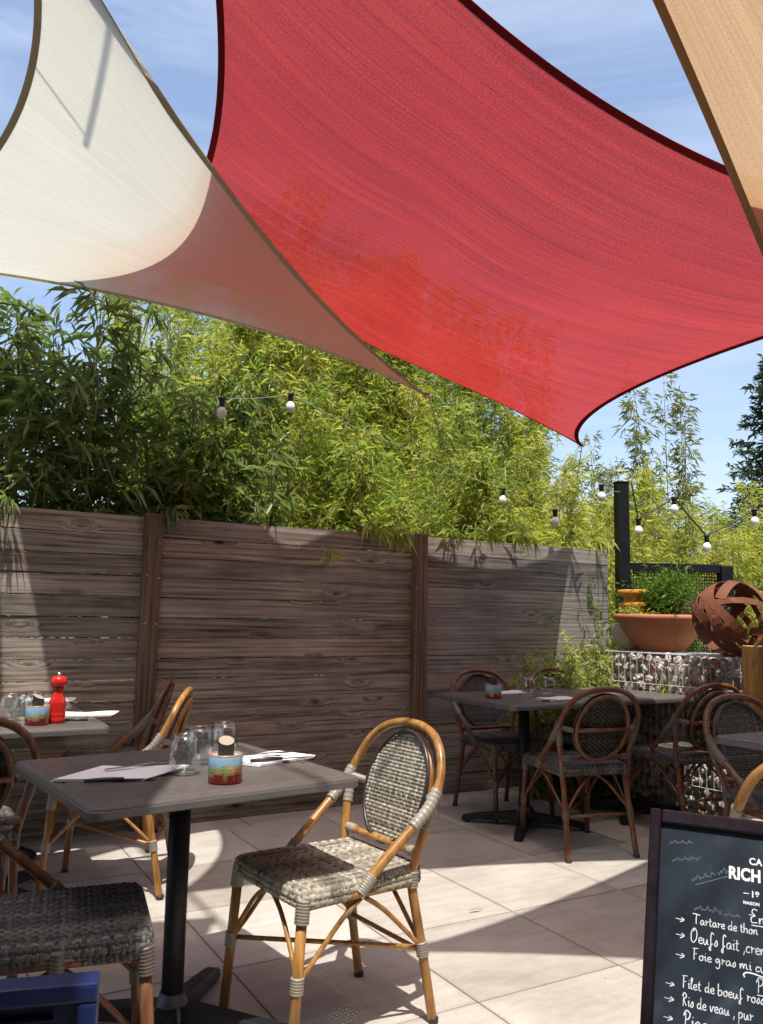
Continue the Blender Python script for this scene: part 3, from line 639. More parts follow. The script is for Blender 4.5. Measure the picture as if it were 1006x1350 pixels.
# conifer at the far right
def conifer(x, y, h, label):
    t = empty('conifer_tree', (x, y, 0), 0, label, 'tree'); rng = np.random.default_rng(9)
    MB().tube([(0, 0, -.05), (.03, 0, h*.5), (0, 0, h)], [.16, .09, .015], 8).build('trunk', M['bark'], t, smooth=True)
    bs, ds = [], []
    lm = MB()
    for z in np.arange(.6, h-.1, .16):
        f = 1-z/h; nb = 9
        for kk in range(nb):
            az = rng.uniform(0, 2*PI); L = (.25+1.9*f**.8)*rng.uniform(.65, 1.1); sag = rng.uniform(-.05, .3)
            m = int(30+60*f); q = rng.uniform(.1, 1, m)
            p = np.stack([math.cos(az)*L*q, math.sin(az)*L*q, z-sag*L*q+.35*L*q**2*.5], 1)
            lat = rng.normal(0, .11+.10*f, (m, 1))*(1.1-q[:, None]); p += lat*np.array([-math.sin(az), math.cos(az), 0]); p[:, 2] += rng.normal(0, .03, m)
            d = np.stack([np.full(m, math.cos(az)), np.full(m, math.sin(az)), np.full(m, .15)], 1)+rng.normal(0, .55, (m, 3))
            bs.append(p); ds.append(d)
            if kk % 2 == 0: lm.tube([(0, 0, z), (math.cos(az)*L*.9, math.sin(az)*L*.9, z-sag*L*.9+.14*L)], [.02, .005], 4)
    lm.build('limbs', M['bark'], t)
    b = np.concatenate(bs); d = np.concatenate(ds); L = rng.uniform(.10, .2, len(b)); V, F_ = leaves_np(b, d, L, L*.35, rng, droop=.1); foliage('crown', V, F_, M['needle'], t)
conifer(8.35, 17.0, 6.9, 'dark conifer tree standing against the sky at the far right')

# ------------------------------------------------------------------ black steel frame with perforated panel
fr = empty('steel_frame', (2.02, 6.9, 0), math.radians(4), 'black steel post and rail frame with a perforated panel behind the pots', 'frame')
MB().box((0, 0, 1.18), (.10, .10, 2.36)).build('post', M['blacksteel'], fr, bevel=.004)
MB().box((0, 0, 2.365), (.11, .11, .012)).build('cap', M['blacksteel'], fr)
MB().box((.88, 0, .84), (.10, .10, 1.68)).build('post', M['blacksteel'], fr, bevel=.004)
MB().box((.44, 0, 1.655), (.78, .06, .07)).build('rail', M['blacksteel'], fr, bevel=.003)
MB().box((.44, 0, .35), (.78, .06, .06)).build('rail', M['blacksteel'], fr, bevel=.003)
MB().box((.44, 0, 1.0), (.04, .05, 1.24)).build('mullion', M['blacksteel'], fr, bevel=.003)
pm = MB()   # perforated sheet: a grid of flat strips leaving round-ish openings
for half in (-1, 1):
    x0, x1 = ((.05, .42) if half < 0 else (.46, .83))
    nx, nz = 17, 46
    for i in range(nx+1): pm.box((x0+(x1-x0)*i/nx, 0, 1.0), (.0075, .003, 1.24))
    for j in range(nz+1): pm.box(((x0+x1)/2, .0005, .39+1.22*j/nz), (x1-x0, .0022, .0085))
pm.build('perforated_panel', M['blacksteel'], fr)

# ------------------------------------------------------------------ gabion
GA = math.atan2(5.027-5.853, 2.177-1.592)     # direction of the front face
gab = empty('gabion_wall', (1.592, 5.853, 0), GA, 'wire gabion wall filled with pale broken stones', 'gabion')
GL, GH, GD = 2.0, 1.0, .45                     # length along x, height, depth along +y (away)
def stone_mesh(seed, r0=1.0):
    rs = random.Random(seed); bm = bmesh.new(); bmesh.ops.create_icosphere(bm, subdivisions=1, radius=1.0)
    sx, sy, sz = rs.uniform(.8, 1.15), rs.uniform(.6, .9), rs.uniform(.55, .9)
    pl = [(Vector((rs.gauss(0, 1), rs.gauss(0, 1), rs.gauss(0, 1))).normalized(), rs.uniform(.55, .85)) for _ in range(6)]
    for v in bm.verts:
        for nrm, dd in pl:
            e = v.co.dot(nrm)-dd
            if e > 0: v.co -= nrm*e
        v.co *= rs.uniform(.93, 1.07); v.co = Vector((v.co.x*sx, v.co.y*sy, v.co.z*sz))
    me = bpy.data.meshes.new('stone'); bm.to_mesh(me); bm.free(); return me
def stone_mat(name):
    m, nd, lk, b, out = newmat(name); v = coords(nd, lk, rand=True)
    oi = nd.new('ShaderNodeObjectInfo'); r = ramp(nd, [(0, (.62, .58, .51)), (.35, (.74, .70, .63)), (.6, (.50, .45, .39)), (.88, (.66, .62, .56)), (.94, (.52, .25, .16)), (1, (.46, .20, .12))]); lk.new(oi.outputs['Random'], r.inputs[0])
    n = N(nd, 'ShaderNodeTexNoise', Scale=2.5, Detail=6.0); lk.new(v, n.inputs['Vector']); r2 = ramp(nd, [(.3, (.6, .58, .55)), (.65, (1.1, 1.1, 1.1))]); lk.new(n.outputs[0], r2.inputs[0])
    lk.new(mixc(nd, lk, 1.0, r.outputs[0], r2.outputs[0], 'MULTIPLY'), b.inputs['Base Color']); b.inputs['Roughness'].default_value = .85; bump(nd, lk, n.outputs[0], .6, .12, b); return m
M['stone'] = stone_mat('gabion stone')
smesh = [stone_mesh(50+i) for i in range(9)]
for me in smesh: me.materials.append(M['stone'])
def put_stone(x, y, z, r):
    o = link('stone', rnd.choice(smesh), None, gab); o.location = (x, y, z); o.scale = (r*rnd.uniform(.85, 1.2), r*rnd.uniform(.85, 1.1), r*rnd.uniform(.85, 1.15)); o.rotation_euler = (rnd.uniform(0, 6), rnd.uniform(0, 6), rnd.uniform(0, 6))
nst = 0
for iz in range(15):
    for ix in range(16):
        x = .035+ix*.069+(iz % 2)*.034+rnd.uniform(-.012, .012); z = .036+iz*.0665+rnd.uniform(-.01, .01)
        put_stone(x, .045+rnd.uniform(-.006, .016), min(z, GH-.04), rnd.uniform(.034, .054))
for iz in range(13):                       # the end towards the fence
    for iy in range(1, 3): put_stone(.045+rnd.uniform(0, .012), .06+iy*.1, min(.04+iz*.077, GH-.05), rnd.uniform(.042, .06))
for ix in range(11):                       # the top layer behind
    for iy in range(1, 4): put_stone(.06+ix*.1+rnd.uniform(-.015, .015), .08+iy*.1, GH-.05+rnd.uniform(-.01, .005), rnd.uniform(.045, .055))
MB().box((GL/2, GD/2+.03, .47), (GL-.12, GD-.14, .92)).build('stone_core', M['creamclay'], gab)
wm = MB(); wr = .0030
def wire(a, b): wm.tube([a, b], wr, 4)
for i in range(int(GL/.05)+1):
    x = i*.05; wire((x, 0, 0), (x, 0, GH)); wire((x, GD, 0), (x, GD, GH)); wire((x, 0, GH), (x, GD, GH))
for i in range(int(GD/.05)+1):
    y = i*.05; wire((0, y, 0), (0, y, GH)); wire((GL, y, 0), (GL, y, GH))
for z in (0.004, .2, .4, .6, .8, 1.0):
    wire((0, -.004, z), (GL, -.004, z)); wire((-.004, 0, z), (-.004, GD, z)); wire((0, GD+.004, z), (GL, GD+.004, z)); wire((GL+.004, 0, z), (GL+.004, GD, z))
for y in (.15, .3): wire((0, y, GH+.004), (GL, y, GH+.004))
wm.build('wire_mesh', M['wire'], gab)

# pots on the gabion
bowl = empty('terracotta_bowl', (1.975, 5.86, 1.006), 0, 'wide shallow terracotta bowl standing on the gabion', 'bowl')
MB().lathe([(.10, 0), (.15, .008), (.19, .045), (.235, .10), (.272, .165), (.285, .205), (.312, .21), (.318, .235), (.312, .252), (.285, .252), (.27, .235), (.255, .20), (.2, .19)], 48, cap1=False).build('body', M['terracotta'], bowl, smooth=True)
MB().lathe([(.26, .205), (.15, .225), (.001, .235)], 32, cap0=False, cap1=False).build('soil', M['soil'], bowl, smooth=True)
def shrub(name, loc, rx, rz, n, leaf, mat, seed, label, cat, stems=14):
    rng = np.random.default_rng(seed); t = empty(name, loc, 0, label, cat)
    sm = MB(); bs = []; ds = []
    for i in range(stems):
        az = rng.uniform(0, 2*PI); el = rng.uniform(.25, 1.5); dv = np.array([math.cos(az)*math.cos(el)*rx, math.sin(az)*math.cos(el)*rx, math.sin(el)*rz])*rng.uniform(.75, 1.1)
        P = [dv*f+np.array([0, 0, .12*rz*math.sin(f*PI)]) for f in np.linspace(0, 1, 5)]; sm.tube(P, list(np.linspace(.004, .0015, 5)), 4)
        m = n//stems; f = rng.uniform(.2, 1.05, m)
        b = dv*f[:, None]+rng.normal(0, .16*rx, (m, 3))*f[:, None]; b[:, 2] = np.abs(b[:, 2])+.12*rz*np.sin(f*PI); bs.append(b)
        d = b/np.maximum(np.linalg.norm(b, axis=1, keepdims=True), .01)*.7+rng.normal(0, .6, (m, 3)); ds.append(d)
    sm.build('stems', M['culm'], t, smooth=True)
    b = np.concatenate(bs); d = np.concatenate(ds); L = leaf*rng.uniform(.5, 1.3, len(b)); V, F_ = leaves_np(b, d, L, L*.3, rng, droop=.15); foliage('foliage', V, F_, M[mat], t)
    return t
shrub('herb_bush', (2.03, 5.90, 1.235), .25, .25, 3600, .042, 'leafherb', 21, 'bushy bright green herb growing in the terracotta bowl', 'plant', 22)
shrub('herb_bush', (2.15, 6.25, 1.30), .28, .28, 2200, .05, 'leafherb', 22, 'green bush behind the terracotta bowl', 'plant', 20)
shrub('flower_clump', (2.17, 5.74, 1.235), .13, .12, 600, .028, 'leafpurple', 23, 'low mauve flowers at the right side of the bowl', 'flowers', 10)
shrub('creeping_plant', (1.80, 5.86, 1.235), .14, .05, 500, .03, 'leafyel', 24, 'low lime green creeper at the left rim of the bowl', 'plant', 12)
yp = empty('yellow_pot', (1.92, 6.16, 1.04), 0, 'yellow glazed pot with a double rim behind the bowl', 'pot')
MB().lathe([(.07, 0), (.09, .10), (.10, .2), (.12, .26), (.135, .27), (.138, .30), (.11, .315), (.105, .345), (.15, .36), (.155, .392), (.145, .398), (.12, .36), (.10, .33)], 36, cap1=False).build('body', M['yellowglaze'], yp, smooth=True)
MB().lathe([(.118, .362), (.001, .368)], 24, cap0=False, cap1=False).build('soil', M['soil'], yp)
MB().box((0, 0, -.525), (.30, .26, 1.03)).build('plinth', M['creamclay'], yp, bevel=.01)
cp = empty('cream_pot', (1.80, 6.02, 1.006), 0, 'rounded cream clay pot half hidden behind the bowl', 'pot')
MB().lathe([(.05, 0), (.085, .02), (.115, .08), (.122, .14), (.11, .18), (.10, .185), (.095, .175)], 36, cap1=False).build('body', M['creamclay'], cp, smooth=True)
# rusty ball of steel strips
rb = empty('rusty_steel_ball', (2.19, 5.18, 1.002), .4, 'openwork garden ball of rusty steel strips on the gabion', 'garden ball')
RB = .236
def strip(axis, a0, a1, w, ph):
    ax = Vector(axis).normalized(); t = ax.orthogonal().normalized(); b = ax.cross(t); V = []; Fc = []; n = 18
    for i in range(n+1):
        an = ph+a0+(a1-a0)*i/n; c = (t*math.cos(an)+b*math.sin(an))
        for (off, rr) in ((-w/2, RB), (w/2, RB), (w/2, RB-.005), (-w/2, RB-.005)):
            p = (c*RB+ax*off).normalized()*rr; V.append((p.x, p.y, p.z+RB))
    for i in range(n):
        for k_ in range(4):
            l = (k_+1) % 4; Fc.append((i*4+k_, (i+1)*4+k_, (i+1)*4+l, i*4+l))
    Fc += [(3, 2, 1, 0), tuple(n*4+j for j in range(4))]
    return MB().add(V, Fc).build('strip', M['rust'], rb)
rs = random.Random(33)
for i in range(15):
    ax = (rs.gauss(0, 1), rs.gauss(0, 1), rs.gauss(0, 1)); L = rs.uniform(1.9, 3.6) if i > 3 else 2*PI
    strip(ax, 0, L, (rs.uniform(.045, .072) if i > 3 else .04), rs.uniform(0, 6))
# wooden planter at the right edge
pl = empty('wooden_planter', (2.44, 4.72, 0), math.radians(-4), 'tall orange brown planter of vertical boards at the right edge', 'planter')
for i in range(7):
    MB().box((-.27+i*.09, -.2, .54), (.082, .022, 1.08)).build('board', M['planter'], pl, bevel=.003)
    MB().box((-.27+i*.09, .2, .54), (.082, .022, 1.08)).build('board', M['planter'], pl, bevel=.003)
for i in range(5):
    for sx in (-1, 1): MB().box((sx*.3, -.16+i*.08, .54), (.022, .074, 1.08)).build('board', M['planter'], pl, bevel=.003)
MB().box((0, 0, 1.0), (.57, .37, .02)).build('soil', M['soil'], pl)
shrub('olive_shrub', (2.40, 4.66, 1.02), .30, .26, 420, .05, 'leafpale', 25, 'thin pale leaved shrub growing in the wooden planter', 'plant', 14)

# ------------------------------------------------------------------ festoon lights
def festoon(pts, bulbs, label, sag=.12, cm='cable', cr=.006):
    t = empty('festoon_lights', tuple(pts[0]), 0, label, 'string lights', 'festoon lights along the fence'); o = np.array(pts[0])
    for a, b in zip(pts[:-1], pts[1:]):
        a, b = np.array(a)-o, np.array(b)-o
        MB().tube([a*(1-f)+b*f+np.array([0, 0, -sag*np.linalg.norm(b-a)*4*f*(1-f)*.5]) for f in np.linspace(0, 1, 12)], cr, 6).build('cable', M[cm], t, smooth=True)
    for p in bulbs:
        p = np.array(p)-o
        s_ = MB().lathe([(.012, .0), (.017, .005), (.017, .045), (.024, .05), (.024, .06), (.012, .066)], 12).build('socket', M['cable'], t, smooth=True); s_.location = p+np.array([0, 0, -.06])
        b_ = MB().lathe([(.004, -.066), (.018, -.062), (.028, -.047), (.0315, -.03), (.028, -.013), (.018, 0), (.014, .008)], 16).build('bulb', M['bulb'], t, smooth=True); b_.location = p+np.array([0, 0, -.062])
    return t
def hb(x, y, z): return (x, y, z+.095)
festoon([hb(1.941-.05, 6.2, 2.17), hb(1.941, 6.2, 1.883), hb(2.214, 6.2, 2.05), hb(2.452, 6.2, 1.766), hb(2.82, 6.2, 1.968), hb(3.3, 6.1, 1.9)], [hb(1.941, 6.2, 1.883), hb(2.214, 6.2, 2.05), hb(2.452, 6.2, 1.766), hb(2.82, 6.2, 1.968)],
        'black cable with white bulbs zigzagging right of the black post', .05)
festoon([hb(-1.9, 4.9, 2.72), hb(-.985, 4.93, 2.424), hb(-.621, 5.4, 2.588), hb(.2, 5.8, 2.3), hb(.932, 6.3, 2.111), hb(1.334, 6.3, 1.953), hb(1.692, 6.3, 2.153), (1.99, 6.84, 2.28)], [hb(-.985, 4.93, 2.424), hb(-.621, 5.4, 2.588), hb(.932, 6.3, 2.111), hb(1.334, 6.3, 1.953), hb(1.692, 6.3, 2.153)],
        'pale cable with white bulbs running through the bamboo above the fence', .05, 'rope', .0018)

# ------------------------------------------------------------------ bistro chair
def ribbon(mb, P, side, nrm, w, h):
    """strand with a rounded back: 4 verts per section (edge, crown, crown, edge)"""
    o = len(mb.v); n = len(P)
    for p, s_, q_ in zip(P, side, nrm):
        for a, b in ((-.5, 0), (-.22, 1), (.22, 1), (.5, 0)): mb.v.append(tuple(p+s_*(a*w)+q_*(b*h)))
    for i in range(n-1):
        for k_ in range(3): mb.f.append((o+i*4+k_, o+i*4+k_+1, o+(i+1)*4+k_+1, o+(i+1)*4+k_))
def seat_weave():
    mb = MB(); Wd, Ld, r, drop = .215, .225, .022, .026; zt = .462
    def roll(s, H):
        a = abs(s); sg = 1 if s >= 0 else -1; L0 = H-r; q = r*PI/2
        if a <= L0: return s, 0.0, 0.0
        if a <= L0+q: t = (a-L0)/r; return sg*(L0+r*math.sin(t)), r*(1-math.cos(t)), t*sg
        return sg*H, r+(a-L0-q), PI/2*sg
    def wfac(y): return 1-.10*max(0, -y/Ld)-.05*abs(y/Ld)**8
    def surf(sx, sy):
        y, dy, ty = roll(sy, Ld); x, dx, tx = roll(sx, Wd)
        lf = 1-.05*abs(x/Wd)**8
        crown = -.006*(1-(x/Wd)**2)*(1-(y/Ld)**2)
        return np.array([x*wfac(y), y*lf, zt+crown-max(dx, dy)]), tx, ty
    smax, tmax = Wd-r+r*PI/2+drop, Ld-r+r*PI/2+drop
    nw, nl = 29, 34
    amp = .0026; pw, plh = 2*smax/nw, 2*tmax/nl
    for i in range(nw):          # along y
        sx = -smax+pw*(i+.5); P, S_, Q = [], [], []
        for j in range(nl*2+1):
            sy = -tmax+tmax*2*j/(nl*2); p, tx, ty = surf(sx, sy)
            nz = np.array([math.sin(tx), math.sin(ty), .25+math.cos(tx)*math.cos(ty)]); nz /= np.linalg.norm(nz)
            sd_ = np.array([math.cos(tx), 0, -math.sin(tx)])
            P.append(p+nz*amp*math.sin(PI*(j/2)+(0 if i % 2 else PI))); S_.append(sd_); Q.append(nz)
        ribbon(mb, P, S_, Q, pw*.84, .0036)
    for j in range(nl):          # along x
        sy = -tmax+plh*(j+.5); P, S_, Q = [], [], []
        for i in range(nw*2+1):
            sx = -smax+smax*2*i/(nw*2); p, tx, ty = surf(sx, sy)
            nz = np.array([math.sin(tx), math.sin(ty), .25+math.cos(tx)*math.cos(ty)]); nz /= np.linalg.norm(nz)
            sd_ = np.array([0, math.cos(ty), -math.sin(ty)])
            P.append(p+nz*amp*math.sin(PI*(i/2)+(PI if j % 2 else 0))); S_.append(sd_); Q.append(nz)
        ribbon(mb, P, S_, Q, plh*.80, .0036)
    return mb
LEAN = math.atan2(.12, .38)                          # backrest lean
def bk(x, v, off=0.0):
    """point of the backrest plane: x sideways, v along the lean from its centre, off forward"""
    return np.array([x, -.257-v*math.sin(LEAN)+off*math.cos(LEAN), .662+v*math.cos(LEAN)+off*math.sin(LEAN)])
def back_weave():
    mb = MB(); a, b = .154, .178; pw, ph_ = .0148, .0118; amp = .0026
    fn = np.array([0, math.cos(LEAN), math.sin(LEAN)]); up = np.array([0, -math.sin(LEAN), math.cos(LEAN)]); sx = np.array([1., 0, 0])
    def dish(x, v): return -.012*(1-(x/a)**2)
    for i in range(-10, 11):
        x = i*pw
        if abs(x) > a-.003: continue
        hv = b*math.sqrt(1-(x/a)**2); n = max(4, int(hv*2/(ph_/2)))
        P = []
        for j in range(n+1):
            v = -hv+2*hv*j/n; P.append(bk(x, v, dish(x, v)+amp*math.sin(PI*v/ph_+(PI if i % 2 else 0)+PI/2)))
        ribbon(mb, P, [sx]*(n+1), [fn]*(n+1), pw*.74, .0032)
    for j in range(-15, 16):
        v = j*ph_
        if abs(v) > b-.002: continue
        hx = a*math.sqrt(1-(v/b)**2); n = max(4, int(hx*2/(pw/2)))
        P = []
        for i in range(n+1):
            x = -hx+2*hx*i/n; P.append(bk(x, v, dish(x, v)+amp*math.sin(PI*x/pw+(0 if j % 2 else PI)+PI/2)))
        ribbon(mb, P, [up]*(n+1), [fn]*(n+1), ph_*.78, .0034)
    return mb
def wrap(a, b, r, mb=None):
    """cord wound round a joint from a to b"""
    mb = mb or MB(); a, b = np.array(a, float), np.array(b, float); L = np.linalg.norm(b-a); nt = max(3, int(L/.0075))
    P, R_ = [], []
    for i in range(nt*3+1):
        f = i/(nt*3); P.append(a*(1-f)+b*f); R_.append(r+(.0018 if i % 3 else -.0006))
    R_[0] = R_[-1] = r-.002
    mb.tube(P, R_, 12); return mb
def wrap_path(path, r):
    mb = MB(); P = crom(path, 14); R_ = [r+(.0018 if i % 3 else -.0006) for i in range(len(P))]; mb.tube(P, R_, 12); return mb

HOOP = [(.214, .025, .438), (.222, -.075, .525), (.231, -.175, .608), (.234, -.225, .66), (.226, -.258, .715), (.196, -.286, .782), (.142, -.307, .83), (.075, -.319, .853), (0, -.323, .86)]
HOOP = HOOP+[(-x, y, z) for (x, y, z) in HOOP[-2::-1]]
def make_chair():
    t = empty('bistro_chair')
    MBm = M
    MB().tube(crom(HOOP, 6), .0145, 12).build('back_hoop', M['cane'], t, smooth=True)
    seat_weave().build('seat', M['weave'], t, smooth=True)
    back_weave().build('backrest', M['weave'], t, smooth=True)
    el = [(math.cos(k*2*PI/40), math.sin(k*2*PI/40)) for k in range(40)]
    MB().tube([bk(.157*c, .181*s, .002) for c, s in el], .0065, 8, closed=True).build('backrest_rim', M['rimdark'], t, smooth=True)
    MB().tube([bk(.150*c, .174*s, -.020) for c, s in el], .0115, 10, closed=True).build('backrest_ring', M['cane'], t, smooth=True)
    MB().tube([bk(-.155, -.005, -.024), bk(.155, -.005, -.024)], .011, 10).build('back_crossbar', M['cane'], t, smooth=True)
    for s in (-1, 1):
        MB().tube(crom([(s*.198, -.262, 0), (s*.19, -.222, .22), (s*.184, -.186, .40), (s*.19, -.185, .455), (s*.205, -.200, .53), (s*.224, -.222, .615), (s*.229, -.238, .655)], 5), .0145, 12).build('leg', M['cane'], t, smooth=True)
        MB().tube([(s*.206, .238, 0), (s*.196, .206, .425)], .0152, 12).build('leg', M['cane'], t, smooth=True)
        for (y, x) in ((-.262, .198), (.238, .206)):
            MB().lathe([(.0165, 0.0), (.0170, .004), (.0168, .016), (.013, .018)], 12, c=(s*x, y, 0)).build('foot_cap', M['rimdark'], t, smooth=True)
        # bindings
        wrap_path([(s*.2285, -.150, .588), (s*.2335, -.205, .636), (s*.2325, -.242, .688)], .0172).build('binding', M['binding'], t, smooth=True)
        wrap_path([(s*.215, -.212, .575), (s*.2265, -.228, .635)], .0165).build('binding', M['binding'], t, smooth=True)
        wrap((s*.1905, -.226, .195), (s*.1895, -.218, .24), .0172).build('binding', M['binding'], t, smooth=True)
        wrap((s*.2015, .223, .195), (s*.2005, .2205, .24), .0178).build('binding', M['binding'], t, smooth=True)
        wrap((s*.198, .211, .372), (s*.1955, .204, .437), .0195).build('binding', M['binding'], t, smooth=True)
        wrap((s*.2138, .030, .425), (s*.218, -.012, .470), .0180).build('binding', M['binding'], t, smooth=True)
        wrap((s*.185, -.186, .40), (s*.1885, -.185, .45), .0166).build('binding', M['binding'], t, smooth=True)
        wrap((s*.199, -.197, .50), (s*.150, -.203, .498), .0145).build('binding', M['binding'], t, smooth=True)
        wrap((s*.232, -.228, .662), tuple(bk(s*.163, -.01, -.014)), .0115).build('binding', M['binding'], t, smooth=True)
        # side rail and braces
        MB().tube([(s*.196, .205, .415), (s*.212, .02, .425), (s*.186, -.186, .415)], .012, 10).build('seat_rail', M['cane'], t, smooth=True)
        MB().tube(crom([(s*.200, .215, .225), (s*.2, .17, .27), (s*.205, .08, .365), (s*.21, .02, .412)], 5), .0072, 8).build('brace', M['cane'], t, smooth=True)
        MB().tube(crom([(s*.190, -.218, .225), (s*.192, -.17, .27), (s*.2, -.07, .36), (s*.208, .005, .41)], 5), .0072, 8).build('brace', M['cane'], t, smooth=True)
        MB().tube(crom([(s*.198, .222, .23), (s*.15, .214, .29), (s*.08, .208, .37), (s*.02, .205, .41)], 5), .0072, 8).build('brace', M['cane'], t, smooth=True)
        MB().tube(crom([(s*.188, -.22, .23), (s*.14, -.208, .29), (s*.07, -.196, .37), (s*.015, -.19, .41)], 5), .0072, 8).build('brace', M['cane'], t, smooth=True)
    MB().tube([(.196, .205, .415), (0, .208, .42), (-.196, .205, .415)], .012, 10).build('seat_rail', M['cane'], t, smooth=True)
    MB().tube([(.186, -.186, .415), (0, -.19, .42), (-.186, -.186, .415)], .012, 10).build('seat_rail', M['cane'], t, smooth=True)
    wrap((.03, -.19, .42), (-.03, -.19, .42), .0155).build('binding', M['binding'], t, smooth=True)
    MB().tube(crom([(.199, -.197, .50), (.08, -.205, .496), (-.08, -.205, .496), (-.199, -.197, .50)], 4), .0118, 10).build('lower_back_rail', M['cane'], t, smooth=True)
    MB().tube([(.199, .22, .222), (-.19, -.219, .222)], .0075, 8).build('stretcher', M['cane'], t, smooth=True)
    MB().tube([(.19, -.219, .212), (-.19, -.219, .212)], .0075, 8).build('stretcher', M['cane'], t, smooth=True)
    return t
CH = [  # x, y, facing (deg), label, group
    (-.146, 2.68, 216, 'sunlit honey cane bistro chair drawn up to the right of the nearest table'),
    (-.80, 2.18, 20, 'shade-toned honey bistro chair with a darkened woven seat at the bottom left'),
    (-1.45, 4.55, 190, 'shade-toned honey bistro chair furthest back at the left tables, by the fence'),
    (-1.20, 3.88, 186, 'bistro chair with a sunlit honey hoop just behind the nearest table'),
    (.80, 5.41, -65, 'shade-toned honey bistro chair facing us at the left of the far table'),
    (1.37, 5.71, -62, 'shade-toned honey bistro chair behind the far table, in front of the weeds'),
    (1.085, 4.655, 107, 'shade-toned honey bistro chair seen from behind in front of the far table'),
    (1.80, 5.06, 112, 'shade-toned honey bistro chair seen from behind in front of the gabion'),
    (1.83, 3.77, -68, 'shade-toned honey bistro chair facing us behind the table at the right edge'),
    (1.31, 2.66, 80, 'honey cane bistro chair cut off at the right above the menu board'),
    (-1.50, 3.04, 120, 'shade-toned honey bistro chair at the left edge with its back to us'),
]
proto = make_chair()
for i, (x, y, a, lab) in enumerate(CH):
    o = proto if i == 0 else copy_tree(proto)
    o.location = (x, y, 0); o.rotation_euler = (0, 0, math.radians(a-90)); tag(o, lab, 'chair', 'cane bistro chairs')
    if i not in (0, 3, 9):                   # same honey chairs, with shade painted into their colours
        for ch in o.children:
            kd = ch.name.split('.')[0]; nm = {'seat': 'weaveshade', 'backrest': 'weaveshade', 'binding': 'bindingshade', 'backrest_rim': 'rimdark', 'foot_cap': 'rimdark'}.get(kd, 'caneshade')
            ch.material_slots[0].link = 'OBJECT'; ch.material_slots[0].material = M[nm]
    if i == 1:   # this one has lost the strut on the viewer's side
        for ch in o.children:
            if ch.name.split('.')[0] == 'back_hoop': ch.data = MB().tube(crom(HOOP[2:], 6), .0145, 12).mesh('back_hoop', True); ch.data.materials.append(M['caneshade']); ch.material_slots[0].link = 'DATA'
            elif ch.name.split('.')[0] == 'binding':
                c0 = sum((v.co for v in ch.data.vertices), Vector())/len(ch.data.vertices)
                if c0.x > .2 and abs(c0.y-.01) < .03: ch.data = wrap((.2125, .012, .400), (.2125, .012, .452), .0165).mesh('binding', True); ch.data.materials.append(M['bindingshade'])

# ------------------------------------------------------------------ tables
def rounded_sq(hx, hy, r, n=6):
    P = []
    for cx, cy, a0 in ((hx-r, hy-r, 0), (-hx+r, hy-r, 90), (-hx+r, -hy+r, 180), (hx-r, -hy+r, 270)):
        for k_ in range(n+1):
            a = math.radians(a0+90*k_/n); P.append((cx+r*math.cos(a), cy+r*math.sin(a)))
    return P
def slab(hx, hy, r, rings):
    """rings: list of (inset, z) from the bottom centre outwards and over the top"""
    mb = MB(); V = []; n = None
    for ins, z in rings:
        P = rounded_sq(hx-ins, hy-ins, max(r-ins, .004)); n = len(P); V += [(x, y, z) for x, y in P]
    Fc = []
    for i in range(len(rings)-1):
        for k_ in range(n):
            l = (k_+1) % n; Fc.append((i*n+k_, i*n+l, (i+1)*n+l, (i+1)*n+k_))
    Fc.append(tuple(range(n-1, -1, -1))); Fc.append(tuple((len(rings)-1)*n+k_ for k_ in range(n)))
    return mb.add(V, Fc)
def make_table(hx, hy):
    t = empty('bistro_table'); H = .75
    slab(hx, hy, .035, [(.03, H-.030), (.006, H-.030), (.001, H-.026), (0, H-.02), (.001, H-.008), (.004, H-.003), (.008, H-.0015), (.030, H-.0005), (.034, H-.003), (.038, H-.003), (.042, H)]).build('table_top', M['tabletop'], t)
    slab(hx+.0025, hy+.0025, .0375, [(.004, H-.031), (0, H-.028), (0, H-.012), (.004, H-.010)]).build('edge_band', M['tableedge'], t)
    MB().tube([(0, 0, .05), (0, 0, H-.04)], .032, 20).build('column', M['iron'], t, smooth=True)
    MB().box((0, 0, H-.037), (.30, .05, .012)).box((0, 0, H-.0375), (.05, .30, .011)).build('top_bracket', M['iron'], t)
    MB().lathe([(.055, .035), (.058, .05), (.052, .075), (.040, .095), (.0365, .115)], 20).build('hub', M['irongrey'], t, smooth=True)
    for k_ in range(4):
        a = PI/4+k_*PI/2; c, s = math.cos(a), math.sin(a); V = []; L = .37
        for (d_, w, z0, z1) in ((.03, .042, .03, .085), (.15, .036, .030, .072), (.28, .030, .022, .055), (L-.03, .029, .012, .045), (L, .026, .010, .036)):
            for sx, z in ((-1, z0), (1, z0), (1, z1), (-1, z1)):
                ww = w*(1.0 if z == z0 else .72); V.append((c*d_-s*sx*ww, s*d_+c*sx*ww, z))
        Fc = [(3, 2, 1, 0), (16, 17, 18, 19)]
        for i in range(4):
            for q_ in range(4):
                l = (q_+1) % 4; Fc.append((i*4+q_, i*4+l, (i+1)*4+l, (i+1)*4+q_))
        arm = MB().add(V, Fc).build('base_arm', M['iron'], t, bevel=.004, segs=2)
        MB().lathe([(.016, 0), (.017, .003), (.014, .014)], 12, c=(c*(L-.03), s*(L-.03), 0)).build('foot', M['darkhandle'], arm, smooth=True)
    return t
TB = [(-.590, 2.585, 36.5, 'nearest bistro table with a dark grey top, glasses and a tin'),
      (-1.63, 3.62, 30, 'dark bistro table at the left edge carrying the red pepper mill'),
      (-2.03, 4.325, 30, 'dark bistro table in the left corner against the fence'),
      (.875, 5.07, 30, 'far bistro table with two wine glasses in front of the fence'),
      (1.58, 5.48, 30, 'bistro table pushed against the far table, next to the gabion'),
      (1.925, 3.385, 30, 'bistro table whose corner shows at the right edge above the menu board')]
tproto = make_table(.395, .385)
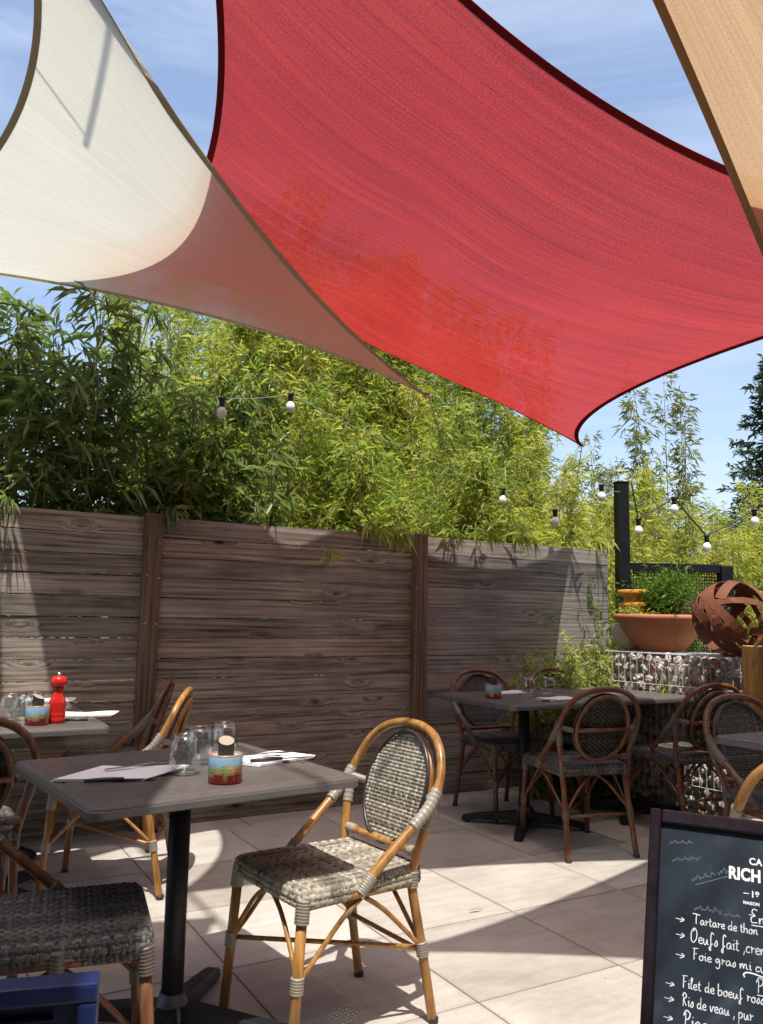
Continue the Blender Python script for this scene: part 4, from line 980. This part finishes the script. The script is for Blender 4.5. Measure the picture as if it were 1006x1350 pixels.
for i, (x, y, a, lab) in enumerate(TB):
    o = tproto if i == 0 else copy_tree(tproto)
    o.location = (x, y, 0); o.rotation_euler = (0, 0, math.radians(a)); tag(o, lab, 'table', 'bistro tables')

# ------------------------------------------------------------------ things on the tables
ZT = .7505
def make_glass():
    t = empty('wine_glass')
    out = [(.030, .0), (.034, .002), (.036, .008), (.040, .022), (.0445, .045), (.0435, .065), (.039, .09), (.0345, .112)]
    inn = [(.0335, .112), (.038, .09), (.0422, .065), (.0432, .045), (.0385, .024), (.030, .014), (.001, .012)]
    MB().lathe(out+inn, 32, cap1=False).build('bowl', M['glass'], t, smooth=True)
    return t
GLS = [(-.563, 2.485, 'stemless glass on the nearest table, closest to the left napkin'), (-.556, 2.655, 'middle of the three stemless glasses on the nearest table'), (-.500, 2.765, 'stemless glass on the nearest table, furthest back'),
       (-1.474, 3.50, 'stemless glass left of the tin on the table with the pepper mill'), (-1.56, 3.58, 'stemless glass at the left picture edge on the pepper mill table'), (-1.49, 3.66, 'stemless glass behind the others on the pepper mill table'),
       (.902, 5.06, 'left of the two stemless glasses on the far table'), (1.03, 5.11, 'right of the two stemless glasses on the far table')]
gproto = make_glass()
for i, (x, y, lab) in enumerate(GLS):
    o = gproto if i == 0 else copy_tree(gproto)
    o.location = (x, y, ZT); o.rotation_euler = (0, 0, i*1.3); tag(o, lab, 'glass', 'stemless wine glasses')

def tin_mat():
    """printed tin: row of painted house fronts over a red foot, blue sky above"""
    m, nd, lk, b, out = newmat('printed tin'); tc = nd.new('ShaderNodeTexCoord')
    sep = nd.new('ShaderNodeSeparateXYZ'); lk.new(tc.outputs['UV'], sep.inputs[0])
    nz = N(nd, 'ShaderNodeTexNoise', Scale=14.0, Detail=4.0); lk.new(tc.outputs['UV'], nz.inputs['Vector'])
    blk = N(nd, 'ShaderNodeTexVoronoi', Scale=1.0); mp = nd.new('ShaderNodeMapping'); mp.inputs['Scale'].default_value = (15, .01, 1); lk.new(tc.outputs['UV'], mp.inputs[0]); lk.new(mp.outputs[0], blk.inputs['Vector'])
    sc = nd.new('ShaderNodeSeparateColor'); lk.new(blk.outputs['Color'], sc.inputs[0])
    hc = ramp(nd, [(0, (.62, .50, .22)), (.25, (.42, .45, .17)), (.5, (.66, .58, .38)), (.7, (.60, .30, .14)), (.85, (.30, .40, .30))], 'CONSTANT'); lk.new(sc.outputs[0], hc.inputs[0])
    wn_ = N(nd, 'ShaderNodeTexBrick', Scale=1.0); mpb = nd.new('ShaderNodeMapping'); mpb.inputs['Scale'].default_value = (40, 9, 1); lk.new(tc.outputs['UV'], mpb.inputs[0]); lk.new(mpb.outputs[0], wn_.inputs['Vector'])
    wn_.inputs['Color1'].default_value = (.06, .07, .08, 1); wn_.inputs['Color2'].default_value = (.75, .68, .5, 1); wn_.inputs['Mortar'].default_value = (1, 1, 1, 1); wn_.inputs['Mortar Size'].default_value = .28; wn_.inputs['Brick Width'].default_value = .9; wn_.inputs['Row Height'].default_value = 1.0; wn_.offset = 0
    house = mixc(nd, lk, .85, hc.outputs[0], mixc(nd, lk, 1.0, hc.outputs[0], wn_.outputs[0], 'MULTIPLY'))
    top = nd.new('ShaderNodeMath'); top.operation = 'MULTIPLY_ADD'; lk.new(sc.outputs[1], top.inputs[0]); top.inputs[1].default_value = .24; top.inputs[2].default_value = .46
    gt = nd.new('ShaderNodeMath'); gt.operation = 'GREATER_THAN'; lk.new(sep.outputs[1], gt.inputs[0]); lk.new(top.outputs[0], gt.inputs[1])
    skyc = mixc(nd, lk, nz.outputs[0], (.14, .34, .55), (.40, .62, .72))
    c = mixc(nd, lk, gt.outputs[0], house, skyc)
    base = nd.new('ShaderNodeMath'); base.operation = 'MULTIPLY_ADD'; lk.new(sc.outputs[2], base.inputs[0]); base.inputs[1].default_value = .28; base.inputs[2].default_value = .10
    lt = nd.new('ShaderNodeMath'); lt.operation = 'LESS_THAN'; lk.new(sep.outputs[1], lt.inputs[0]); lk.new(base.outputs[0], lt.inputs[1])
    c = mixc(nd, lk, lt.outputs[0], c, (.48, .022, .022))
    rim = nd.new('ShaderNodeMath'); rim.operation = 'GREATER_THAN'; lk.new(sep.outputs[1], rim.inputs[0]); rim.inputs[1].default_value = .93
    c = mixc(nd, lk, rim.outputs[0], c, (.34, .20, .14))
    lk.new(c, b.inputs['Base Color']); b.inputs['Roughness'].default_value = .35; return m
M['tin'] = tin_mat(); M['leather'] = simple('dark brown wood', (.035, .025, .017), .55, var=.3, scale=40); M['endgrain'] = simple('cut wood face', (.36, .30, .21), .7, var=.25, scale=50)
def make_tin():
    t = empty('condiment_tin'); r, h = .047, .078
    seg = 40; V = []; Fc = []; prof = [(r-.004, 0), (r, .003), (r, h-.004), (r-.001, h), (r-.005, h), (r-.006, h-.006), (.001, h-.006)]
    mb = MB().lathe(prof, seg, cap1=False); o = mb.build('tin_body', M['tin'], t, smooth=False); me = o.data
    uvl = me.uv_layers.new(name='UVMap')
    for p in me.polygons:
        cx = sum(me.vertices[i].co.x for i in p.vertices)/len(p.vertices); cy = sum(me.vertices[i].co.y for i in p.vertices)/len(p.vertices); ac = math.atan2(cy, cx)
        for li in p.loop_indices:
            v = me.vertices[me.loops[li].vertex_index].co; a = math.atan2(v.y, v.x)
            while a-ac > PI: a -= 2*PI
            while a-ac < -PI: a += 2*PI
            uvl.data[li].uv = ((a/(2*PI)) % 1.0 if False else a/(2*PI)+.5, v.z/h)
        p.use_smooth = abs(p.normal.z) < .5
    # slanted wooden stub standing in the tin
    n = 20; V = []; rr = .0225
    for k_ in range(n):
        a = 2*PI*k_/n; V.append((rr*math.cos(a), rr*math.sin(a), h-.006))
    for k_ in range(n):
        a = 2*PI*k_/n; V.append((rr*math.cos(a), rr*math.sin(a), h+.034+.010*math.sin(a)))
    s_ = MB().add(V, [tuple(range(n-1, -1, -1))]+[(k_, (k_+1) % n, n+(k_+1) % n, n+k_) for k_ in range(n)]).build('wooden_stub', M['leather'], t, smooth=False)
    V2 = [(x*.96, y*.96, z+.0012) for (x, y, z) in V[n:]]
    MB().add(V2, [tuple(range(n))]).build('cut_face', M['endgrain'], s_)
    return t
tin0 = make_tin()
for i, (x, y, rz, lab) in enumerate(((-.424, 2.385, .3, 'printed condiment tin on the nearest table in front of the right napkin'), (-1.40, 3.48, 1.4, 'printed condiment tin next to the red pepper mill'), (.675, 4.94, 2.2, 'printed condiment tin on the far table'))):
    o = tin0 if i == 0 else copy_tree(tin0); o.location = (x, y, ZT); o.rotation_euler = (0, 0, rz); tag(o, lab, 'tin', 'printed condiment tins')
# pepper mill
pm_ = empty('pepper_mill', (-1.345, 3.545, ZT), 0, 'glossy red pepper mill on the left table', 'pepper mill')
MB().lathe([(.030, 0), (.034, .003), (.0345, .02), (.0325, .024), (.034, .028), (.034, .040), (.0315, .046), (.0335, .052), (.032, .06), (.0345, .075), (.033, .09), (.026, .105), (.021, .122), (.0195, .135), (.022, .142), (.022, .147)], 32).build('body', M['red'], pm_, smooth=True)
MB().lathe([(.019, .147), (.0285, .150), (.033, .158), (.0345, .170), (.032, .182), (.024, .190), (.010, .193)], 32).build('head', M['red'], pm_, smooth=True)
MB().lathe([(.005, .192), (.0085, .197), (.008, .204), (.003, .208)], 16).build('top_nut', M['chrome'], pm_, smooth=True)

def napkin(x, y, rz, w, l, label, skew=.0):
    """folded paper napkin: two slightly lifted layers"""
    t = empty('paper_napkin', (x, y, ZT), rz, label, 'napkin', 'paper napkins')
    for li in range(3):
        V = []; Fc = []; n, m = 8, 5; th = .0016; o_ = li*.004
        for s_ in (0, 1):
            for i in range(n+1):
                for j in range(m+1):
                    px = -l/2+l*i/n+skew*(j/m-.5)+o_; py = -w/2+w*j/m*(1-.04*li)
                    V.append((px, py, .001+li*.0026+s_*th+.004*(li+.4)*(math.sin(i*.9+li)*.25+.35)*(j/m)))
        q_ = (n+1)*(m+1); I = lambda s_, i, j: s_*q_+i*(m+1)+j
        for i in range(n):
            for j in range(m):
                Fc.append((I(1, i, j), I(1, i+1, j), I(1, i+1, j+1), I(1, i, j+1))); Fc.append((I(0, i, j), I(0, i, j+1), I(0, i+1, j+1), I(0, i+1, j)))
        for i in range(n): Fc.append((I(0, i, 0), I(0, i+1, 0), I(1, i+1, 0), I(1, i, 0))); Fc.append((I(0, i+1, m), I(0, i, m), I(1, i, m), I(1, i+1, m)))
        for j in range(m): Fc.append((I(0, 0, j+1), I(0, 0, j), I(1, 0, j), I(1, 0, j+1))); Fc.append((I(0, n, j), I(0, n, j+1), I(1, n, j+1), I(1, n, j)))
        MB().add(V, Fc).build('layer', M['paper'], t)
    return t
def knife(x, y, z, rz, label, tilt=0.0):
    t = empty('table_knife', (x, y, z), rz, label, 'knife', 'knives'); t.rotation_euler[1] = tilt
    MB().tube([(-.105, 0, .004), (-.05, 0, .005), (0, 0, .0045)], [.005, .0065, .005], 8).build('handle', M['darkhandle'], t, smooth=True)
    V = [(0, -.006, .003), (.08, -.008, .003), (.105, 0, .003), (.08, .006, .003), (0, .006, .003)]
    MB().add(V+[(a, b, c+.0016) for a, b, c in V], [(4, 3, 2, 1, 0), (5, 6, 7, 8, 9)]+[(i, (i+1) % 5, 5+(i+1) % 5, 5+i) for i in range(5)]).build('blade', M['steel'], t)
def fork(x, y, z, rz, label, tilt=0.0):
    t = empty('table_fork', (x, y, z), rz, label, 'fork', 'forks'); t.rotation_euler[1] = tilt
    h_ = MB().bar((-.11, 0, .003), (-.03, 0, .005), .011, .0025).bar((-.03, 0, .005), (.045, 0, .010), .006, .0025).build('handle', M['steel'], t)
    hd = MB().bar((.045, 0, .010), (.062, 0, .008), .022, .002)
    for k_ in (-1.5, -.5, .5, 1.5): hd.bar((.060, k_*.006, .008), (.10, k_*.006, .010), .0033, .0018)
    hd.build('head', M['steel'], t)
nz_ = ZT+.011
napkin(-.735, 2.46, math.radians(8), .19, .25, 'folded white napkin with cutlery on the left of the nearest table', .10)
knife(-.70, 2.365, nz_-.008, math.radians(20), 'knife with a dark handle at the front of the left napkin')
fork(-.70, 2.53, nz_, math.radians(40), 'fork lying across the left napkin of the nearest table')
napkin(-.355, 2.74, math.radians(50), .15, .24, 'sunlit white napkin on the right of the nearest table', -.04)
fork(-.375, 2.75, nz_, math.radians(22), 'fork on the sunlit napkin of the nearest table')
knife(-.30, 2.69, nz_, math.radians(28), 'knife on the sunlit napkin of the nearest table')
napkin(-1.31, 3.80, math.radians(18), .12, .24, 'white napkin behind the red pepper mill', .03)
knife(-1.24, 3.62, ZT, math.radians(10), 'knife on the pepper mill table')
napkin(-1.70, 4.36, math.radians(12), .14, .24, 'white napkin on the corner table by the fence')
napkin(.80, 5.24, math.radians(30), .13, .22, 'white napkin behind the glasses of the far table', .03)
napkin(1.04, 4.90, math.radians(30), .13, .22, 'white napkin in front of the glasses of the far table')
knife(1.02, 4.83, ZT, math.radians(30), 'knife beside the front napkin of the far table')

# ------------------------------------------------------------------ blue box bottom left
bx_ = empty('blue_plastic_panel', (-.735, 1.42, 0), math.radians(14), 'blue plastic panel with a raised rim at the bottom left corner', 'panel')
MB().box((0, .012, .29), (.50, .014, .58)).build('panel', M['blue'], bx_, bevel=.003)
rimb = MB().box((0, 0, .590), (.56, .055, .030)).box((-.264, 0, .290), (.032, .055, .568)).box((.264, 0, .290), (.032, .055, .568))
rimb.build('rim', M['blue'], bx_, bevel=.006, segs=2)
MB().box((0, -.002, .545), (.42, .014, .008)).box((0, -.002, .520), (.42, .0135, .008)).build('rib', M['blue'], bx_, bevel=.003)
MB().box((-.06, -.003, .553), (.035, .017, .026)).build('catch', M['blue'], bx_, bevel=.005)
MB().box((-.2, .05, .012), (.04, .30, .024)).build('foot', M['blue'], bx_, bevel=.004)
MB().box((.2, .05, .0125), (.04, .30, .024)).build('foot', M['blue'], bx_, bevel=.004)

# ------------------------------------------------------------------ menu board
TLb = np.array([.515, 1.607, .87]); bu = np.array([.8785, -.4777, 0]); th_ = math.radians(22)
bn = np.array([-.4777, -.8785, 0]); bd_ = bn*math.sin(th_)-np.array([0, 0, math.cos(th_)]); bo = -np.cross(bu, bd_)   # bo: outwards from the board face
if np.dot(bo, bn) < 0: bo = -bo
def slate_mat():
    m, nd, lk, b, out = newmat('slate with chalk haze'); v = coords(nd, lk)
    n = N(nd, 'ShaderNodeTexNoise', Scale=4.0, Detail=6.0, Roughness=.65, Distortion=.6); lk.new(v, n.inputs['Vector'])
    mp = nd.new('ShaderNodeMapping'); mp.inputs['Rotation'].default_value = (0, .5, .3); mp.inputs['Scale'].default_value = (6, 40, 6); lk.new(v, mp.inputs[0])
    n2 = N(nd, 'ShaderNodeTexNoise', Scale=1.0, Detail=4.0); lk.new(mp.outputs[0], n2.inputs['Vector'])
    f = mixc(nd, lk, .4, n.outputs[0], n2.outputs[0])
    r = ramp(nd, [(.36, (.009, .012, .019)), (.55, (.022, .031, .043)), (.72, (.07, .095, .11))]); lk.new(f, r.inputs[0]); lk.new(r.outputs[0], b.inputs['Base Color'])
    b.inputs['Roughness'].default_value = .5; b.inputs['Specular IOR Level'].default_value = .2; return m
M['slate'] = slate_mat(); M['chalk'] = simple('white chalk marker', (.62, .65, .68), .85, var=.2, scale=200); M['chalkfaint'] = simple('rubbed chalk', (.12, .15, .18), .9, var=.3, scale=200); M['print'] = simple('white print', (.80, .80, .80), .6, var=.04)
mbd = empty('menu_board', (TLb[0], TLb[1], 0), 0, 'black framed menu chalkboard with handwritten dishes at the bottom right', 'menu board')
Ob = np.array([TLb[0], TLb[1], 0])
def BP(u, v, w=0.0): return TLb+bu*u+bd_*v+bo*w-Ob
BW, BL = .42, .93
def bslab(name, mat, u0, u1, v0, v1, w0, w1, parent=mbd, bevel=0.0):
    V = [BP(u, v, w) for w in (w0, w1) for u, v in ((u0, v0), (u1, v0), (u1, v1), (u0, v1))]
    me = MB().add(V, [(3, 2, 1, 0), (4, 5, 6, 7), (0, 1, 5, 4), (1, 2, 6, 5), (2, 3, 7, 6), (3, 0, 4, 7)]).mesh(name)
    bm = bmesh.new(); bm.from_mesh(me); bmesh.ops.recalc_face_normals(bm, faces=bm.faces)
    if bevel: bmesh.ops.bevel(bm, geom=list(bm.edges), offset=bevel, segments=1, affect='EDGES')
    bm.to_mesh(me); bm.free(); return link(name, me, mat, parent)
FW = .020
slate = bslab('slate', M['slate'], .012, BW-.012, .015, .70, -.012, -.004)
bslab('frame_stile', M['frame'], 0, FW, 0, BL, -.018, .006, bevel=.003); bslab('frame_stile', M['frame'], BW-FW, BW, 0, BL, -.018, .006, bevel=.003)
bslab('frame_rail', M['frame'], FW+.0005, BW-FW-.0005, 0, .024, -.017, .0055, bevel=.003); bslab('frame_rail', M['frame'], FW+.0005, BW-FW-.0005, .69, .715, -.017, .0055, bevel=.003)
# rear leg of the A-frame
V = []
for u in (.03, BW-.03):
    a = TLb+bu*u+bo*(-.02)-Ob+np.array([0, 0, -.02]); b = np.array([a[0], a[1], 0])-bn*.30
    MB().bar(a, b, .03, .02).build('rear_leg', M['frame'], mbd)
a = TLb+bu*.03-Ob; 
# handwriting: single-stroke letters, x height 1, drawn as flat chalk ribbons
GLY = {
 'a': (1.15, [[(.85, .8), (.5, 1), (.12, .6), (.2, .08), (.55, .1), (.85, .75), (.85, .2), (1.1, .05)]]),
 'b': (1.05, [[(.1, 2.1), (.1, .1), (.5, 0), (.85, .4), (.6, .95), (.15, .7)]]),
 'c': (.9, [[(.8, .8), (.5, 1), (.12, .55), (.3, .05), (.8, .15)]]),
 'd': (1.15, [[(.8, .75), (.45, .95), (.12, .5), (.35, .02), (.8, .5), (.85, 2.0), (.85, .2), (1.1, .05)]]),
 'e': (.95, [[(.1, .45), (.75, .6), (.6, 1), (.2, .8), (.15, .25), (.5, 0), (.9, .2)]]),
 'f': (.95, [[(.9, 1.8), (.6, 2.15), (.35, 1.6), (.35, 0), (.3, -.8), (.05, -.4), (.7, .4)]]),
 'g': (1.1, [[(.8, .8), (.45, 1), (.12, .6), (.35, .15), (.8, .7), (.8, -.6), (.45, -1), (.15, -.7)]]),
 'q': (1.1, [[(.8, .8), (.45, 1), (.12, .6), (.35, .15), (.8, .7), (.75, -.9), (1.05, -.2)]]),
 'h': (1.1, [[(.1, 2.1), (.1, 0), (.2, .7), (.6, 1), (.8, .6), (.8, .1), (1.05, .1)]]),
 'i': (.55, [[(.1, .7), (.25, 1), (.25, .15), (.5, .1)], [(.25, 1.45), (.3, 1.6)]]),
 'l': (.55, [[(.05, .4), (.4, 1.8), (.2, 2.0), (.15, .2), (.5, .1)]]),
 'm': (1.7, [[(.1, 1), (.15, 0), (.3, .8), (.6, .95), (.7, .1), (.9, .85), (1.2, .95), (1.3, .15), (1.6, .1)]]),
 'n': (1.15, [[(.1, 1), (.15, 0), (.3, .8), (.7, .95), (.8, .15), (1.1, .1)]]),
 'o': (1.0, [[(.6, 1), (.15, .7), (.2, .1), (.65, .05), (.8, .6), (.5, 1), (.95, .85)]]),
 'p': (1.1, [[(.15, 1), (.1, -1.0), (.2, .7), (.6, 1), (.85, .55), (.5, .05), (.15, .2)]]),
 'r': (.85, [[(.1, .9), (.25, 1), (.22, 0), (.35, .7), (.8, .9)]]),
 's': (.8, [[(.05, .1), (.5, 1), (.65, .4), (.4, 0), (.1, .15)]]),
 't': (.8, [[(.3, 1.7), (.3, .15), (.7, .1)], [(.0, 1.1), (.7, 1.15)]]),
 'u': (1.15, [[(.1, 1), (.15, .2), (.5, .0), (.8, .9), (.82, .2), (1.1, .1)]]),
 'v': (.95, [[(.1, 1), (.35, .02), (.75, .95), (.95, .85)]]),
 'T': (1.3, [[(-.5, 2.2), (.5, 2.15), (1.3, 2.0)], [(.45, 2.1), (.35, 1.0), (.4, 0)]]),
 'O': (1.5, [[(.7, 2.4), (.2, 1.7), (.15, .5), (.6, 0), (1.15, .7), (1.2, 1.8), (.75, 2.4), (.6, 1.8)]]),
 'F': (1.2, [[(.0, 2.2), (1.1, 2.3)], [(.35, 2.2), (.3, 1.0), (.3, -.1)], [(.3, 1.15), (.85, 1.2)]]),
 'R': (1.2, [[(.3, 2.0), (.25, -.1)], [(.05, 1.7), (.5, 2.3), (.95, 1.7), (.4, 1.05), (.9, .1)]]),
 'P': (1.2, [[(.35, 2.0), (.3, -.2)], [(.0, 1.5), (.4, 2.4), (1.0, 2.0), (.8, 1.2), (.35, 1.0)]]),
 'E': (1.4, [[(1.2, 2.2), (.6, 2.4), (.3, 1.8), (.8, 1.3), (.2, .9), (.3, .1), (1.2, .2)], [(-.2, 1.35), (.8, 1.3)]]),
 ',': (.5, [[(.3, .15), (.15, -.5)]]), ' ': (.6, []), '>': (1.9, [[(0, .65), (1.4, .55)], [(.95, 1.0), (1.45, .55), (.7, .05)]]),
}
def stroke(mb, pts, w, lift):
    P = crom([np.array([p[0], p[1]]) for p in pts], 5) if len(pts) > 2 else [np.array(p, float) for p in pts]
    n = len(P); o = len(mb.v)
    for i in range(n):
        t = P[min(i+1, n-1)]-P[max(i-1, 0)]; t = t/(np.linalg.norm(t)+1e-9); nn = np.array([-t[1], t[0]])
        ww = w*(.85+.3*abs(math.sin(i*.7+P[i][0]*90)))*(.75 if i in (0, n-1) else 1)
        for s_ in (-1, 1): q_ = P[i]+nn*s_*ww/2; mb.v.append(tuple(BP(q_[0], q_[1], lift)))
    for i in range(n-1): mb.f.append((o+2*i, o+2*i+1, o+2*i+3, o+2*i+2))
def write(text, u, v, xh, width, mat, w=.0014, name='handwriting'):
    tot = sum(GLY[c][0] for c in text); sx = width/tot; mb = MB(); cu = u
    for c in text:
        for st_ in GLY[c][1]: stroke(mb, [(cu+x*sx, v-y*xh) for x, y in st_], w, -.0036)
        cu += GLY[c][0]*sx
    return mb.build(name, mat, slate)
write('>', .0505, .185, .0075, .018, M['chalk']); write('Tartare de thon', .0815, .1835, .0072, .101, M['chalk'])
write('>', .0515, .2105, .0085, .018, M['chalk']); write('Oeufs fait ,crem', .0755, .2130, .0095, .124, M['chalk'])
write('>', .0525, .2415, .0080, .018, M['chalk']); write('Foie gras mi cui', .0795, .2385, .0075, .120, M['chalk'])
write('>', .0375, .2875, .0070, .018, M['chalk']); write('Filet de boeuf rossin', .0640, .2845, .0080, .140, M['chalk'])
write('>', .0360, .3105, .0080, .020, M['chalk']); write('Ris de veau , pur', .0648, .3112, .0085, .110, M['chalk'])
write('>', .0360, .3385, .0075, .019, M['chalk']); write('Pigeon', .0680, .3400, .0095, .060, M['chalk'], .0020)
write('En', .1700, .1665, .0092, .024, M['chalk']); write('Pl', .1790, .2675, .0085, .018, M['chalk'])
ul = MB(); stroke(ul, [(.172, .170), (.196, .1695)], .002, -.0036); stroke(ul, [(.180, .2725), (.197, .272)], .002, -.0036); stroke(ul, [(.1615, .2505), (.160, .246), (.166, .2425), (.178, .243), (.190, .2455)], .0022, -.0036); ul.build('underline', M['chalk'], slate)
fa = MB(); stroke(fa, [(.081, .121), (.100, .113), (.120, .1045), (.136, .098)], .0012, -.0037); fa.build('rubbed_line', M['chalkfaint'], slate)
for (u0, u1, v0, slope, am) in ((.080, .125, .158, -.03, .006), (.128, .155, .160, 0, .003), (.075, .115, .112, -.35, .006), (.118, .136, .094, -.3, .008), (.035, .075, .055, -.1, .004), (.04, .09, .085, -.2, .004)):
    sc_ = MB(); n_ = int((u1-u0)/.0022); stroke(sc_, [(u0+(u1-u0)*i/n_, v0+slope*(u1-u0)*i/n_+am*(math.sin(i*2.4)*.5+math.sin(i*1.1)*.4)) for i in range(n_+1)], .0010, -.0038)
    sc_.build('rubbed_scribble', M['chalkfaint'], slate)
def printed(txt, u, v, size, sx=1.0, bold=.0):
    cu = bpy.data.curves.new('print', 'FONT'); cu.body = txt; cu.size = size; cu.extrude = 0.0; cu.offset = bold; cu.space_character = 1.05
    tmp = bpy.data.objects.new('print', cu); col.objects.link(tmp); bpy.context.view_layer.update()
    me = bpy.data.meshes.new_from_object(tmp.evaluated_get(bpy.context.evaluated_depsgraph_get())); col.objects.unlink(tmp); bpy.data.objects.remove(tmp)
    for vv in me.vertices:
        p = BP(u+vv.co.x*sx, v-vv.co.y, -.0036); vv.co = Vector(p)
    me.materials.clear(); o = link('printed_letters', me, M['print'], slate); return o
printed('RICH', .1352, .1008, .0275, .80, .0011); printed('CA', .1685, .0737, .0155, .95, .0004); printed('18', .1708, .1262, .0140, .95, .0004); printed('MAISON', .1590, .1386, .0070, .95, .0002)
das = MB(); stroke(das, [(.1595, .1215), (.1685, .1214)], .0016, -.0036); das.build('printed_dash', M['print'], slate)
